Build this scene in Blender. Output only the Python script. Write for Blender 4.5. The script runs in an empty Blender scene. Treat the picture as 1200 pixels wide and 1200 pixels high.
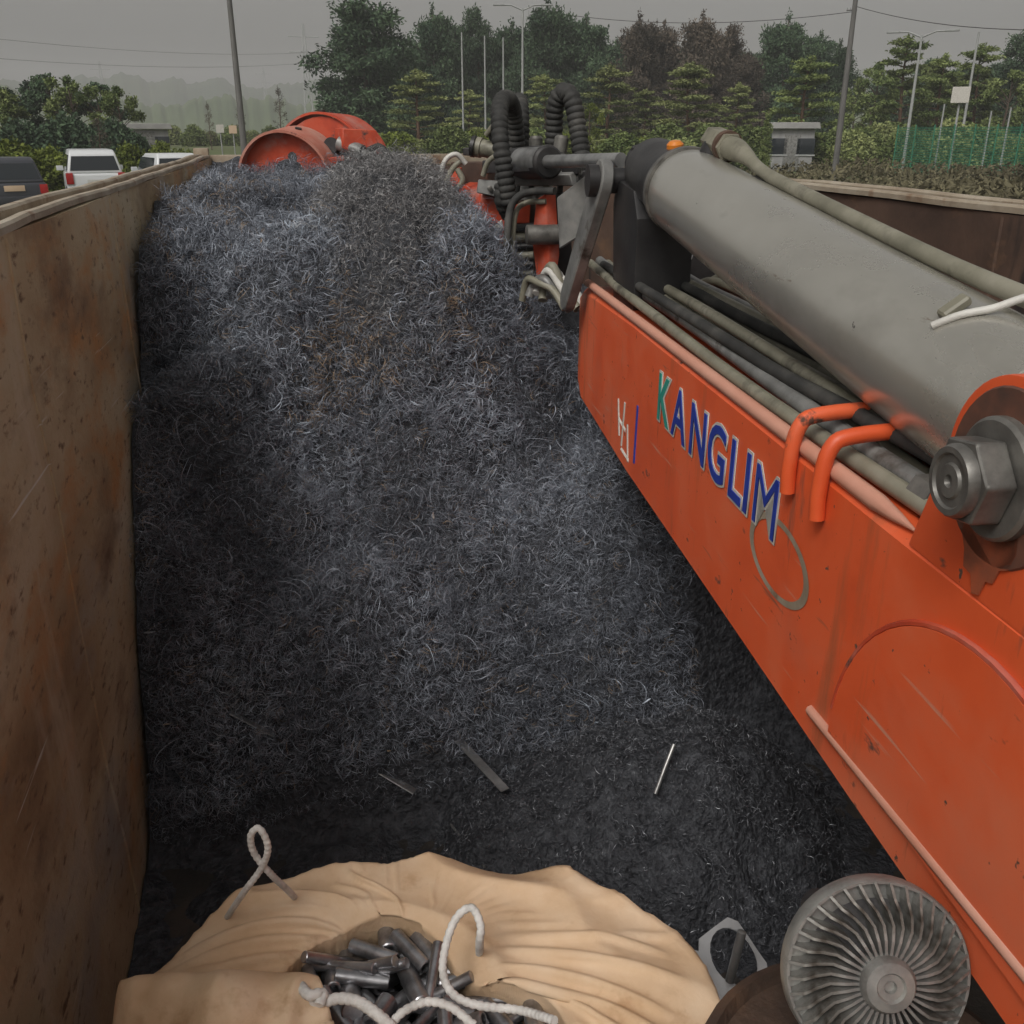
import bpy, bmesh, math, random
import numpy as np
from mathutils import Vector, Matrix, noise

R = math.radians
scn = bpy.context.scene
COL = scn.collection
random.seed(7)
rng = np.random.default_rng(11)

# ------------------------------------------------------------------ camera
CZ = 2.9
FPX = 1100.0
PITCH = math.atan(447 / FPX)
YAW = math.atan(267 / math.hypot(447, FPX))
cam = bpy.data.cameras.new('camera')
cam.sensor_width = 36
cam.lens = 18.0 * FPX / 600.0
cam.clip_start = 0.05
cam.clip_end = 12000
camo = bpy.data.objects.new('camera', cam)
COL.objects.link(camo)
camo.location = (0, 0, CZ)
camo.rotation_euler = (math.pi / 2 - PITCH, 0, -YAW)
scn.camera = camo

# ------------------------------------------------------------------ sky, sun, exposure
SUN_EL, SUN_AZ = 50.0, 222.0          # degrees, azimuth clockwise from +Y
world = bpy.data.worlds.new('World')
scn.world = world
world.use_nodes = True
wn = world.node_tree
wn.nodes.clear()
sky = wn.nodes.new('ShaderNodeTexSky')
sky.sky_type = 'NISHITA'
sky.sun_disc = False
sky.sun_elevation = R(SUN_EL)
sky.sun_rotation = R(SUN_AZ)
sky.air_density = 1.0
sky.dust_density = 6.0
sky.ozone_density = 1.0
hs = wn.nodes.new('ShaderNodeHueSaturation')
hs.inputs['Saturation'].default_value = 0.06
bg = wn.nodes.new('ShaderNodeBackground')
bg.inputs['Strength'].default_value = 0.09
wo = wn.nodes.new('ShaderNodeOutputWorld')
wn.links.new(sky.outputs[0], hs.inputs['Color'])
warm = wn.nodes.new('ShaderNodeMix'); warm.data_type = 'RGBA'; warm.blend_type = 'MULTIPLY'
warm.inputs['Factor'].default_value = 1.0; warm.inputs['B'].default_value = (1.03, 1.0, 0.95, 1)
wn.links.new(hs.outputs[0], warm.inputs['A'])
wn.links.new(warm.outputs['Result'], bg.inputs['Color'])
wn.links.new(bg.outputs[0], wo.inputs['Surface'])

sl = bpy.data.lights.new('sun', 'SUN')
sl.energy = 1.5
sl.angle = R(22)
sl.color = (1.0, 0.965, 0.91)
so = bpy.data.objects.new('sun', sl)
COL.objects.link(so)
sd = Vector((math.sin(R(SUN_AZ)) * math.cos(R(SUN_EL)), math.cos(R(SUN_AZ)) * math.cos(R(SUN_EL)), math.sin(R(SUN_EL))))
so.rotation_euler = sd.to_track_quat('Z', 'Y').to_euler()
so.location = (0, -20, 40)

scn.view_settings.view_transform = 'Standard'
scn.view_settings.look = 'None'
scn.view_settings.gamma = 1.0
scn.cycles.max_bounces = 6
scn.cycles.diffuse_bounces = 3
scn.cycles.glossy_bounces = 2
scn.cycles.transmission_bounces = 2
scn.view_settings.use_curve_mapping = False
scn.view_settings.exposure = 0.0

# ------------------------------------------------------------------ geometry helpers
_f = Vector((math.sin(YAW) * math.cos(PITCH), math.cos(YAW) * math.cos(PITCH), -math.sin(PITCH)))
_r = Vector((math.cos(YAW), -math.sin(YAW), 0))
_u = _r.cross(_f)

def ray(x, y):
    return (_f * FPX + _r * (x - 600) - _u * (y - 600)).normalized()

def atY(x, y, Y):
    d = ray(x, y)
    return Vector((0, 0, CZ)) + d * (Y / d.y)

def atZ(x, y, z):
    d = ray(x, y)
    return Vector((0, 0, CZ)) + d * ((z - CZ) / d.z)

def atT(x, y, t):
    return Vector((0, 0, CZ)) + ray(x, y) * t

def az_of(x):
    return math.atan((x - 600) / math.hypot(447, FPX)) + YAW

def polar(x, dist):
    a = az_of(x)
    return Vector((math.sin(a) * dist, math.cos(a) * dist, 0))

def rise(x, y, dist):
    """height above the camera of a point seen at (x, y) over 'dist' metres"""
    d = ray(x, y)
    return d.z / math.hypot(d.x, d.y) * dist

def tag(o, label=None, cat=None, group=None, kind=None):
    if label: o['label'] = label
    if cat: o['category'] = cat
    if group: o['group'] = group
    if kind: o['kind'] = kind
    return o

def empty(name, loc=(0, 0, 0), rz=0.0):
    o = bpy.data.objects.new(name, None)
    o.empty_display_size = 0.2
    COL.objects.link(o)
    o.location = loc
    o.rotation_euler = (0, 0, rz)
    return o

def link(name, me, mat=None, parent=None):
    o = bpy.data.objects.new(name, me)
    COL.objects.link(o)
    if mat is not None and len(me.materials) == 0:
        me.materials.append(mat)
    if parent is not None:
        o.parent = parent
    return o

def pymesh(name, verts, faces, smooth=False):
    me = bpy.data.meshes.new(name)
    me.from_pydata([tuple(v) for v in verts], [], faces)
    me.update()
    if smooth:
        me.polygons.foreach_set('use_smooth', [True] * len(me.polygons))
    return me

def quadmesh(name, V, Q, smooth=False, color=None):
    """fast mesh from numpy arrays of vertices and quads"""
    me = bpy.data.meshes.new(name)
    V = np.asarray(V, dtype=np.float32); Q = np.asarray(Q, dtype=np.int32)
    k = Q.shape[1]
    me.vertices.add(len(V)); me.vertices.foreach_set('co', V.ravel())
    me.loops.add(Q.size); me.loops.foreach_set('vertex_index', Q.ravel())
    me.polygons.add(len(Q))
    me.polygons.foreach_set('loop_start', np.arange(0, Q.size, k, dtype=np.int32))
    me.polygons.foreach_set('loop_total', np.full(len(Q), k, dtype=np.int32))
    if smooth:
        me.polygons.foreach_set('use_smooth', np.ones(len(Q), dtype=bool))
    if color is not None:
        a = me.attributes.new('tint', 'FLOAT', 'POINT')
        a.data.foreach_set('value', np.asarray(color, dtype=np.float32))
    me.update(calc_edges=True)
    return me

def bm_mesh(name, bm, smooth=False, auto=None):
    bmesh.ops.recalc_face_normals(bm, faces=bm.faces)
    me = bpy.data.meshes.new(name)
    bm.to_mesh(me); bm.free()
    if smooth:
        me.polygons.foreach_set('use_smooth', [True] * len(me.polygons))
        if auto:
            me.set_sharp_from_angle(angle=R(auto))
    return me

def box(name, lo, hi, mat, parent=None, bevel=0.0, M=None):
    bm = bmesh.new()
    lo = Vector(lo); hi = Vector(hi)
    c = (lo + hi) / 2; s = hi - lo
    bmesh.ops.create_cube(bm, size=1, matrix=Matrix.Translation(c) @ Matrix.Diagonal((s.x, s.y, s.z, 1)))
    if bevel:
        bmesh.ops.bevel(bm, geom=bm.edges[:], offset=bevel, segments=2, affect='EDGES', profile=0.7)
    if M is not None:
        bm.transform(M)
    return link(name, bm_mesh(name, bm, smooth=bool(bevel), auto=40), mat, parent)

def prism(name, poly, depth, mat, parent=None, M=None, bevel=0.0, seg=1):
    """polygon (2-D list) in local XY extruded along +Z by depth, then transformed by M"""
    bm = bmesh.new()
    vs = [bm.verts.new((p[0], p[1], 0)) for p in poly]
    fc = bm.faces.new(vs)
    ext = bmesh.ops.extrude_face_region(bm, geom=[fc])
    bmesh.ops.translate(bm, vec=(0, 0, depth), verts=[g for g in ext['geom'] if isinstance(g, bmesh.types.BMVert)])
    bmesh.ops.recalc_face_normals(bm, faces=bm.faces)
    if bevel:
        es = [e for e in bm.edges if len(e.link_faces) == 2 and e.calc_face_angle() > R(50)]
        bmesh.ops.bevel(bm, geom=es, offset=bevel, segments=seg, affect='EDGES', profile=0.7)
    if M is not None:
        bm.transform(M)
    return link(name, bm_mesh(name, bm, smooth=bool(bevel), auto=35), mat, parent)

def frame_of(d):
    d = d.normalized()
    up = Vector((0, 0, 1)) if abs(d.z) < 0.92 else Vector((1, 0, 0))
    x = up.cross(d).normalized()
    y = d.cross(x)
    return x, y

def spline(pts, n):
    """Catmull-Rom through points, n samples per span"""
    P = [Vector(p) for p in pts]
    P = [P[0] * 2 - P[1]] + P + [P[-1] * 2 - P[-2]]
    out = []
    for i in range(1, len(P) - 2):
        for k in range(n):
            t = k / n
            a, b, c, d = P[i - 1], P[i], P[i + 1], P[i + 2]
            out.append(0.5 * ((2 * b) + (c - a) * t + (2 * a - 5 * b + 4 * c - d) * t * t + (3 * b - a - 3 * c + d) * t ** 3))
    out.append(P[-2])
    return out

def tube_mesh(name, pts, rad, seg=10, rib=None, caps=True):
    """sweep a circle; rad float or list; rib=(pitch, depth) makes a ridged guard"""
    pts = [Vector(p) for p in pts]
    if rib:
        L = [0.0]
        for a, b in zip(pts, pts[1:]): L.append(L[-1] + (b - a).length)
        n = max(4, int(L[-1] / rib[0] * 4))
        q = []; rr = []
        for k in range(n + 1):
            s = L[-1] * k / n
            i = max(0, min(len(L) - 2, int(np.searchsorted(L, s)) - 1))
            t = (s - L[i]) / max(1e-9, L[i + 1] - L[i])
            q.append(pts[i].lerp(pts[i + 1], t))
            rr.append(rad - (rib[1] if k % 4 in (0,) else 0) - (rib[1] * 0.25 if k % 4 in (1, 3) else 0))
        pts, rad = q, rr
    n = len(pts)
    if not isinstance(rad, (list, tuple)): rad = [rad] * n
    verts = []; faces = []
    x = None
    for i, p in enumerate(pts):
        d = (pts[min(i + 1, n - 1)] - pts[max(i - 1, 0)])
        if d.length < 1e-9: d = Vector((0, 0, 1))
        d.normalize()
        if x is None:
            x, y = frame_of(d)
        else:
            x = (x - d * x.dot(d))
            x = x.normalized() if x.length > 1e-6 else frame_of(d)[0]
            y = d.cross(x)
        for k in range(seg):
            a = 2 * math.pi * k / seg
            verts.append(p + (x * math.cos(a) + y * math.sin(a)) * rad[i])
    for i in range(n - 1):
        for k in range(seg):
            a = i * seg + k; b = i * seg + (k + 1) % seg
            faces.append((a, b, b + seg, a + seg))
    if caps:
        faces.append(tuple(range(seg - 1, -1, -1)))
        faces.append(tuple(range((n - 1) * seg, n * seg)))
    me = pymesh(name, verts, faces, smooth=True)
    me.set_sharp_from_angle(angle=R(60))
    return me

def tube(name, pts, rad, mat, parent=None, seg=10, rib=None):
    return link(name, tube_mesh(name, pts, rad, seg, rib), mat, parent)

def lathe(name, a, b, prof, mat, parent=None, seg=32):
    """profile [(t along a->b in metres, radius)] revolved round a->b"""
    a = Vector(a); b = Vector(b)
    d = (b - a).normalized(); x, y = frame_of(d)
    verts = []; faces = []
    for t, r in prof:
        for k in range(seg):
            an = 2 * math.pi * k / seg
            verts.append(a + d * t + (x * math.cos(an) + y * math.sin(an)) * max(r, 1e-4))
    n = len(prof)
    for i in range(n - 1):
        for k in range(seg):
            p = i * seg + k; q = i * seg + (k + 1) % seg
            faces.append((p, q, q + seg, p + seg))
    faces.append(tuple(range(seg - 1, -1, -1)))
    faces.append(tuple(range((n - 1) * seg, n * seg)))
    me = pymesh(name, verts, faces, smooth=True)
    me.set_sharp_from_angle(angle=R(35))
    return link(name, me, mat, parent)

def basis(o, x, y, z):
    M = Matrix((Vector(x), Vector(y), Vector(z))).transposed().to_4x4()
    M.translation = Vector(o)
    return M

def copy_tree(o, parent=None):
    c = o.copy(); COL.objects.link(c)
    if parent is not None: c.parent = parent
    for ch in list(o.children):
        copy_tree(ch, c)
    return c

# numpy value noise -------------------------------------------------
_perm = rng.random((256, 256))
def vnoise(x, y):
    xi = np.floor(x).astype(int); yi = np.floor(y).astype(int)
    fx = x - xi; fy = y - yi
    fx = fx * fx * (3 - 2 * fx); fy = fy * fy * (3 - 2 * fy)
    g = lambda i, j: _perm[i % 256, j % 256]
    return ((g(xi, yi) * (1 - fx) + g(xi + 1, yi) * fx) * (1 - fy) + (g(xi, yi + 1) * (1 - fx) + g(xi + 1, yi + 1) * fx) * fy) * 2 - 1
def fbm(x, y, o=4):
    s = 0; a = 1
    for k in range(o):
        s = s + a * vnoise(x * 2 ** k + 17.3 * k, y * 2 ** k + 5.1 * k); a *= 0.5
    return s

# ------------------------------------------------------------------ materials
def newmat(name):
    m = bpy.data.materials.new(name); m.use_nodes = True
    nt = m.node_tree; nt.nodes.clear()
    out = nt.nodes.new('ShaderNodeOutputMaterial')
    b = nt.nodes.new('ShaderNodeBsdfPrincipled')
    nt.links.new(b.outputs[0], out.inputs['Surface'])
    return m, nt, b

def noisemat(name, cols, scale=4.0, stretch=(1, 1, 1), rough=0.7, metal=0.0, bump=0.0, bscale=60.0, detail=6.0, coord='Object', stops=None, rough2=None, dist=0.0, spec=0.5, bdist=0.01):
    """colour ramp over a noise texture, plus fine bump"""
    m, nt, b = newmat(name)
    tc = nt.nodes.new('ShaderNodeTexCoord')
    mp = nt.nodes.new('ShaderNodeMapping'); mp.inputs['Scale'].default_value = stretch
    nt.links.new(tc.outputs[coord], mp.inputs['Vector'])
    n = nt.nodes.new('ShaderNodeTexNoise')
    n.inputs['Scale'].default_value = scale; n.inputs['Detail'].default_value = detail
    n.inputs['Roughness'].default_value = 0.62; n.inputs['Distortion'].default_value = dist
    nt.links.new(mp.outputs[0], n.inputs['Vector'])
    r = nt.nodes.new('ShaderNodeValToRGB')
    st = stops or [0.3 + 0.4 * i / max(1, len(cols) - 1) for i in range(len(cols))]
    while len(r.color_ramp.elements) < len(cols): r.color_ramp.elements.new(0.5)
    for e, c, s in zip(r.color_ramp.elements, cols, st):
        e.position = s; e.color = (*c, 1)
    nt.links.new(n.outputs['Fac'], r.inputs['Fac'])
    nt.links.new(r.outputs[0], b.inputs['Base Color'])
    b.inputs['Roughness'].default_value = rough; b.inputs['Metallic'].default_value = metal
    b.inputs['Specular IOR Level'].default_value = spec
    if rough2 is not None:
        mr = nt.nodes.new('ShaderNodeMapRange')
        mr.inputs['From Min'].default_value = 0.3; mr.inputs['From Max'].default_value = 0.7
        mr.inputs['To Min'].default_value = rough; mr.inputs['To Max'].default_value = rough2
        nt.links.new(n.outputs['Fac'], mr.inputs['Value'])
        nt.links.new(mr.outputs[0], b.inputs['Roughness'])
    if bump:
        n2 = nt.nodes.new('ShaderNodeTexNoise')
        n2.inputs['Scale'].default_value = bscale; n2.inputs['Detail'].default_value = 5
        nt.links.new(tc.outputs[coord], n2.inputs['Vector'])
        bp = nt.nodes.new('ShaderNodeBump'); bp.inputs['Strength'].default_value = bump; bp.inputs['Distance'].default_value = bdist
        nt.links.new(n2.outputs['Fac'], bp.inputs['Height'])
        nt.links.new(bp.outputs[0], b.inputs['Normal'])
    m['_n'] = 1
    return m

def overlay(m, cols_to, scale, lo, hi, stretch=(1, 1, 1), coord='Object', detail=5.0, rough=None, metal=None, dist=0.0):
    """mix a second colour over the base colour through a thresholded noise (dirt, rust, chips)"""
    nt = m.node_tree
    b = [n for n in nt.nodes if n.type == 'BSDF_PRINCIPLED'][0]
    src = b.inputs['Base Color'].links[0].from_socket
    tc = nt.nodes.new('ShaderNodeTexCoord')
    mp = nt.nodes.new('ShaderNodeMapping'); mp.inputs['Scale'].default_value = stretch
    mp.inputs['Location'].default_value = (3.7 * scale, 1.3, 8.1)
    nt.links.new(tc.outputs[coord], mp.inputs['Vector'])
    n = nt.nodes.new('ShaderNodeTexNoise'); n.inputs['Scale'].default_value = scale; n.inputs['Detail'].default_value = detail
    n.inputs['Roughness'].default_value = 0.65; n.inputs['Distortion'].default_value = dist
    nt.links.new(mp.outputs[0], n.inputs['Vector'])
    mr = nt.nodes.new('ShaderNodeMapRange'); mr.inputs['From Min'].default_value = lo; mr.inputs['From Max'].default_value = hi
    nt.links.new(n.outputs['Fac'], mr.inputs['Value'])
    mx = nt.nodes.new('ShaderNodeMix'); mx.data_type = 'RGBA'
    nt.links.new(mr.outputs[0], mx.inputs['Factor'])
    nt.links.new(src, mx.inputs['A']); mx.inputs['B'].default_value = (*cols_to, 1)
    nt.links.new(mx.outputs['Result'], b.inputs['Base Color'])
    if rough is not None:
        m2 = nt.nodes.new('ShaderNodeMix'); m2.data_type = 'FLOAT'
        nt.links.new(mr.outputs[0], m2.inputs['Factor'])
        s = b.inputs['Roughness']
        if s.links: nt.links.new(s.links[0].from_socket, m2.inputs['A'])
        else: m2.inputs['A'].default_value = s.default_value
        m2.inputs['B'].default_value = rough
        nt.links.new(m2.outputs['Result'], s)
    return m

def leafmat(name, dark, light, rand=0.25):
    m, nt, b = newmat(name)
    at = nt.nodes.new('ShaderNodeAttribute'); at.attribute_name = 'tint'
    oi = nt.nodes.new('ShaderNodeObjectInfo')
    mx = nt.nodes.new('ShaderNodeMix'); mx.data_type = 'RGBA'
    mx.inputs['A'].default_value = (*dark, 1); mx.inputs['B'].default_value = (*light, 1)
    nt.links.new(at.outputs['Fac'], mx.inputs['Factor'])
    h = nt.nodes.new('ShaderNodeHueSaturation')
    mr = nt.nodes.new('ShaderNodeMapRange'); mr.inputs['To Min'].default_value = 1 - rand; mr.inputs['To Max'].default_value = 1 + rand
    nt.links.new(oi.outputs['Random'], mr.inputs['Value'])
    nt.links.new(mr.outputs[0], h.inputs['Value'])
    nt.links.new(mx.outputs['Result'], h.inputs['Color'])
    nt.links.new(h.outputs[0], b.inputs['Base Color'])
    b.inputs['Roughness'].default_value = 0.75; b.inputs['Specular IOR Level'].default_value = 0.2
    return m

def tintmetal(name, stops, rough, metal):
    m, nt, b = newmat(name)
    at = nt.nodes.new('ShaderNodeAttribute'); at.attribute_name = 'tint'
    r = nt.nodes.new('ShaderNodeValToRGB')
    while len(r.color_ramp.elements) < len(stops): r.color_ramp.elements.new(0.5)
    for e, (p, c) in zip(r.color_ramp.elements, stops):
        e.position = p; e.color = (*c, 1)
    nt.links.new(at.outputs['Fac'], r.inputs['Fac']); nt.links.new(r.outputs[0], b.inputs['Base Color'])
    b.inputs['Roughness'].default_value = rough; b.inputs['Metallic'].default_value = metal
    return m

M = {}
# rusty box walls: ochre / brown with long vertical streaks
M['rust'] = noisemat('rusty_plate', [(0.25, 0.155, 0.080), (0.40, 0.285, 0.165), (0.50, 0.395, 0.255), (0.55, 0.475, 0.35)], 2.6, (1.0, 0.42, 0.9), 0.62, 0.0, 0.5, 60, 15, dist=0.2, bdist=0.004, rough2=0.85)
overlay(M['rust'], (0.50, 0.245, 0.090), 4.2, 0.52, 0.66, (1.0, 0.40, 0.8), detail=12)
overlay(M['rust'], (0.36, 0.33, 0.29), 2.0, 0.54, 0.70, (1.0, 0.5, 1.0), detail=12, rough=0.45)
overlay(M['rust'], (0.17, 0.10, 0.058), 2.9, 0.55, 0.74, (1.0, 0.5, 1.0), detail=13)
overlay(M['rust'], (0.17, 0.10, 0.055), 36.0, 0.57, 0.68, (1.0, 0.4, 1.0), detail=6)
overlay(M['rust'], (0.56, 0.47, 0.35), 9.0, 0.58, 0.80, (1.0, 0.55, 0.14), detail=4)
overlay(M['rust'], (0.64, 0.60, 0.53), 30.0, 0.70, 0.74, (0.25, 0.05, 1.6), detail=2)
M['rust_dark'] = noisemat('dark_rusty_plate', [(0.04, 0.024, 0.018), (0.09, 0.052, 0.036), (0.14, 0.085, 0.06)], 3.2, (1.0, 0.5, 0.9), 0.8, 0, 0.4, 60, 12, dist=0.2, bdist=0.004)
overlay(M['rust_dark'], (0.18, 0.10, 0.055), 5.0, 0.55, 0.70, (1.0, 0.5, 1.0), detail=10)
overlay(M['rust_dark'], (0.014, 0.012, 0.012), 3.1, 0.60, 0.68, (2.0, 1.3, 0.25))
M['rail'] = noisemat('worn_rail_steel', [(0.25, 0.19, 0.135), (0.38, 0.32, 0.245), (0.47, 0.42, 0.345)], 5.5, (1, 1, 1), 0.55, 0.25, 0.4, 60, 14, bdist=0.004)
overlay(M['rail'], (0.20, 0.10, 0.05), 7.0, 0.58, 0.70, (1, 1, 1))
M['groove'] = noisemat('rusty_groove', [(0.07, 0.04, 0.022), (0.16, 0.09, 0.045)], 8, (1, 1, 1), 0.9)
M['floor'] = noisemat('dirty_box_floor', [(0.012, 0.012, 0.012), (0.035, 0.03, 0.026), (0.06, 0.045, 0.035)], 5, (1, 1, 1), 0.6, 0, 0.4, 80)
# crane paint
M['orange'] = noisemat('faded_orange_paint', [(0.58, 0.075, 0.020), (0.70, 0.105, 0.030), (0.70, 0.15, 0.062)], 2.6, (1, 1, 1), 0.42, 0, 0.08, 35, 7, dist=0.4, bdist=0.002, rough2=0.55)
overlay(M['orange'], (0.56, 0.19, 0.11), 1.6, 0.50, 0.80, (1.0, 0.8, 1.0), detail=8)
overlay(M['orange'], (0.09, 0.055, 0.04), 40, 0.69, 0.73, (1, 1, 1), detail=3, rough=0.9)
overlay(M['orange'], (0.30, 0.10, 0.045), 4, 0.58, 0.74, (1.0, 1.6, 0.25), detail=7)
overlay(M['orange'], (0.56, 0.24, 0.16), 30, 0.66, 0.72, (1.0, 0.06, 1.4), detail=3)
overlay(M['orange'], (0.24, 0.09, 0.055), 22, 0.67, 0.73, (1.0, 0.10, 1.2), detail=4)
overlay(M['orange'], (0.10, 0.05, 0.035), 14, 0.645, 0.70, (1, 0.5, 1), rough=0.9)
overlay(M['orange'], (0.20, 0.075, 0.045), 5.5, 0.62, 0.74, (2.6, 2.6, 0.5), rough=0.8)
M['pink'] = noisemat('pale_pink_paint', [(0.50, 0.22, 0.15), (0.60, 0.33, 0.25)], 9, (1, 0.4, 1), 0.6)  # pale pink for the flange edge and the seam bar
M['red'] = noisemat('scuffed_red_paint', [(0.34, 0.040, 0.020), (0.50, 0.065, 0.026), (0.52, 0.11, 0.06)], 6, (1, 1, 1), 0.5, 0, 0.1, 60, 7, bdist=0.003)
overlay(M['red'], (0.40, 0.25, 0.22), 3.5, 0.50, 0.70)
overlay(M['red'], (0.07, 0.045, 0.04), 9, 0.62, 0.70, rough=0.9)
M['faded_red'] = noisemat('faded_pinkish_red_paint', [(0.40, 0.10, 0.06), (0.46, 0.19, 0.14), (0.48, 0.30, 0.25)], 5, (1, 1, 1), 0.6, 0, 0.1, 60, 8, bdist=0.003)
overlay(M['faded_red'], (0.07, 0.045, 0.04), 9, 0.64, 0.70, rough=0.9)
M['cyl'] = noisemat('grey_cylinder_paint', [(0.40, 0.388, 0.35), (0.47, 0.455, 0.41), (0.52, 0.505, 0.46)], 2.4, (1.5, 1, 1.5), 0.24, 0.65, 0.03, 30, 8, dist=0.3, bdist=0.001, rough2=0.34)
_b = [n for n in M['cyl'].node_tree.nodes if n.type == 'BSDF_PRINCIPLED'][0]
_b.inputs['Coat Weight'].default_value = 0.55; _b.inputs['Coat Roughness'].default_value = 0.16
overlay(M['cyl'], (0.25, 0.235, 0.205), 3.5, 0.58, 0.85, (1, 0.5, 1), rough=0.6)
overlay(M['cyl'], (0.05, 0.045, 0.04), 26, 0.70, 0.74, rough=0.8)
overlay(M['cyl'], (0.58, 0.57, 0.54), 3.1, 0.62, 0.80, (1, 1, 1))
overlay(M['cyl'], (0.20, 0.15, 0.11), 24, 0.66, 0.72, (1, 0.3, 1), detail=5, rough=0.7)
M['pipe'] = noisemat('olive_grey_pipe', [(0.12, 0.115, 0.085), (0.20, 0.19, 0.145), (0.27, 0.255, 0.205)], 7, (1, 1, 1), 0.5, 0, 0.15, 80, 6, bdist=0.002)
overlay(M['pipe'], (0.05, 0.045, 0.035), 6, 0.55, 0.70, rough=0.8)
M['grey'] = noisemat('grey_steel_paint', [(0.10, 0.10, 0.096), (0.19, 0.19, 0.185), (0.28, 0.275, 0.26)], 9, (1, 1, 1), 0.42, 0.2, 0.3, 60, 10, bdist=0.003)
overlay(M['grey'], (0.06, 0.045, 0.035), 7, 0.58, 0.70, rough=0.8)
M['dark'] = noisemat('greasy_dark_steel', [(0.012, 0.012, 0.014), (0.03, 0.029, 0.03), (0.06, 0.056, 0.056)], 5, (1, 1, 1), 0.45, 0.3, 0.2, 50, 6, bdist=0.003)
M['rubber'] = noisemat('dusty_black_rubber', [(0.012, 0.012, 0.012), (0.03, 0.03, 0.029), (0.075, 0.072, 0.066)], 9, (1, 1, 1), 0.75)
M['steel'] = noisemat('bare_steel', [(0.25, 0.25, 0.25), (0.42, 0.42, 0.42), (0.55, 0.55, 0.54)], 12, (1, 1, 1), 0.38, 0.85, 0.1, 120, 6, bdist=0.002)
M['nut'] = noisemat('weathered_bolt_steel', [(0.07, 0.065, 0.06), (0.15, 0.145, 0.135), (0.24, 0.23, 0.21)], 16, (1, 1, 1), 0.42, 0.45, 0.2, 90, 6, bdist=0.002)
M['grime'] = noisemat('grease_stain', [(0.05, 0.035, 0.03), (0.20, 0.075, 0.045)], 14, (1, 1, 1), 0.55)
M['stain'] = noisemat('brown_grease_run', [(0.16, 0.060, 0.036), (0.36, 0.085, 0.036)], 30, (1, 1, 1), 0.5)
M['blue'] = noisemat('blue_lettering', [(0.012, 0.03, 0.26), (0.02, 0.05, 0.34)], 20, (1, 1, 1), 0.5)
M['white'] = noisemat('off_white_lettering', [(0.42, 0.40, 0.36), (0.58, 0.56, 0.52)], 20, (1, 1, 1), 0.6)
M['teal'] = noisemat('teal_lettering', [(0.02, 0.22, 0.18), (0.03, 0.30, 0.24)], 20, (1, 1, 1), 0.5)
M['tie'] = noisemat('white_strap', [(0.42, 0.41, 0.38), (0.60, 0.59, 0.56)], 20, (1, 1, 1), 0.55)
M['amber'] = noisemat('amber_plastic', [(0.55, 0.16, 0.02), (0.65, 0.22, 0.03)], 30, (1, 1, 1), 0.3)

# ------------------------------------------------------------------ terrain
def smooth(a, b, x):
    t = np.clip((x - a) / (b - a), 0, 1); return t * t * (3 - 2 * t)

def ground_z(x, y):
    r = np.hypot(x, y)
    z = 0.45 * smooth(9, 30, r) + 0.95 * smooth(45, 95, r)
    z = z - 5.0 * smooth(170, 420, r)
    return z + 0.05 * vnoise(np.asarray(x) * 0.15, np.asarray(y) * 0.15) * smooth(10, 30, r)

def gz(x, y): return float(ground_z(np.float64(x), np.float64(y)))

NR, NA = 90, 240
rr = np.concatenate([[0.01], np.geomspace(2, 7000, NR - 1)])
aa = np.linspace(0, 2 * np.pi, NA, endpoint=False)
RR, AA = np.meshgrid(rr, aa, indexing='ij')
GX, GY = RR * np.sin(AA), RR * np.cos(AA)
GZ = ground_z(GX, GY)
idx = np.arange(NR * NA).reshape(NR, NA)
Q = np.stack([idx[:-1, :], np.roll(idx, -1, 1)[:-1, :], np.roll(idx, -1, 1)[1:, :], idx[1:, :]], -1).reshape(-1, 4)[:, ::-1]
M['ground'] = noisemat('grass_and_dirt', [(0.09, 0.075, 0.045), (0.085, 0.095, 0.035), (0.075, 0.105, 0.030), (0.14, 0.12, 0.075)], 0.12, (1, 1, 1), 0.95, 0, 0.5, 3, 9, bdist=0.1)
g = link('ground', quadmesh('ground', np.stack([GX, GY, GZ], -1).reshape(-1, 3), Q, True), M['ground'])
tag(g, kind='structure')

# pale dirt yard where the truck stands
def patch(name, poly_fn, mat, dz):
    pass
yr = np.concatenate([[0.01], np.linspace(2, 26, 16)])
YR, YA = np.meshgrid(yr, aa, indexing='ij')
YRR = YR * (1 + 0.12 * vnoise(2 + 1.5 * np.cos(YA), 2 + 1.5 * np.sin(YA)))
YX, YY = YRR * np.sin(YA), YRR * np.cos(YA) + 4
yi = np.arange(YX.size).reshape(YX.shape)
YQ = np.stack([yi[:-1, :], np.roll(yi, -1, 1)[:-1, :], np.roll(yi, -1, 1)[1:, :], yi[1:, :]], -1).reshape(-1, 4)[:, ::-1]
M['yard'] = noisemat('pale_packed_dirt', [(0.16, 0.135, 0.10), (0.24, 0.205, 0.16), (0.30, 0.265, 0.22)], 0.6, (1, 1, 1), 0.95, 0, 0.4, 12, 9, bdist=0.03)
yd = link('yard', quadmesh('yard', np.stack([YX, YY, ground_z(YX, YY) + 0.03], -1).reshape(-1, 3), YQ, True), M['yard'])
tag(yd, kind='structure')

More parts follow.
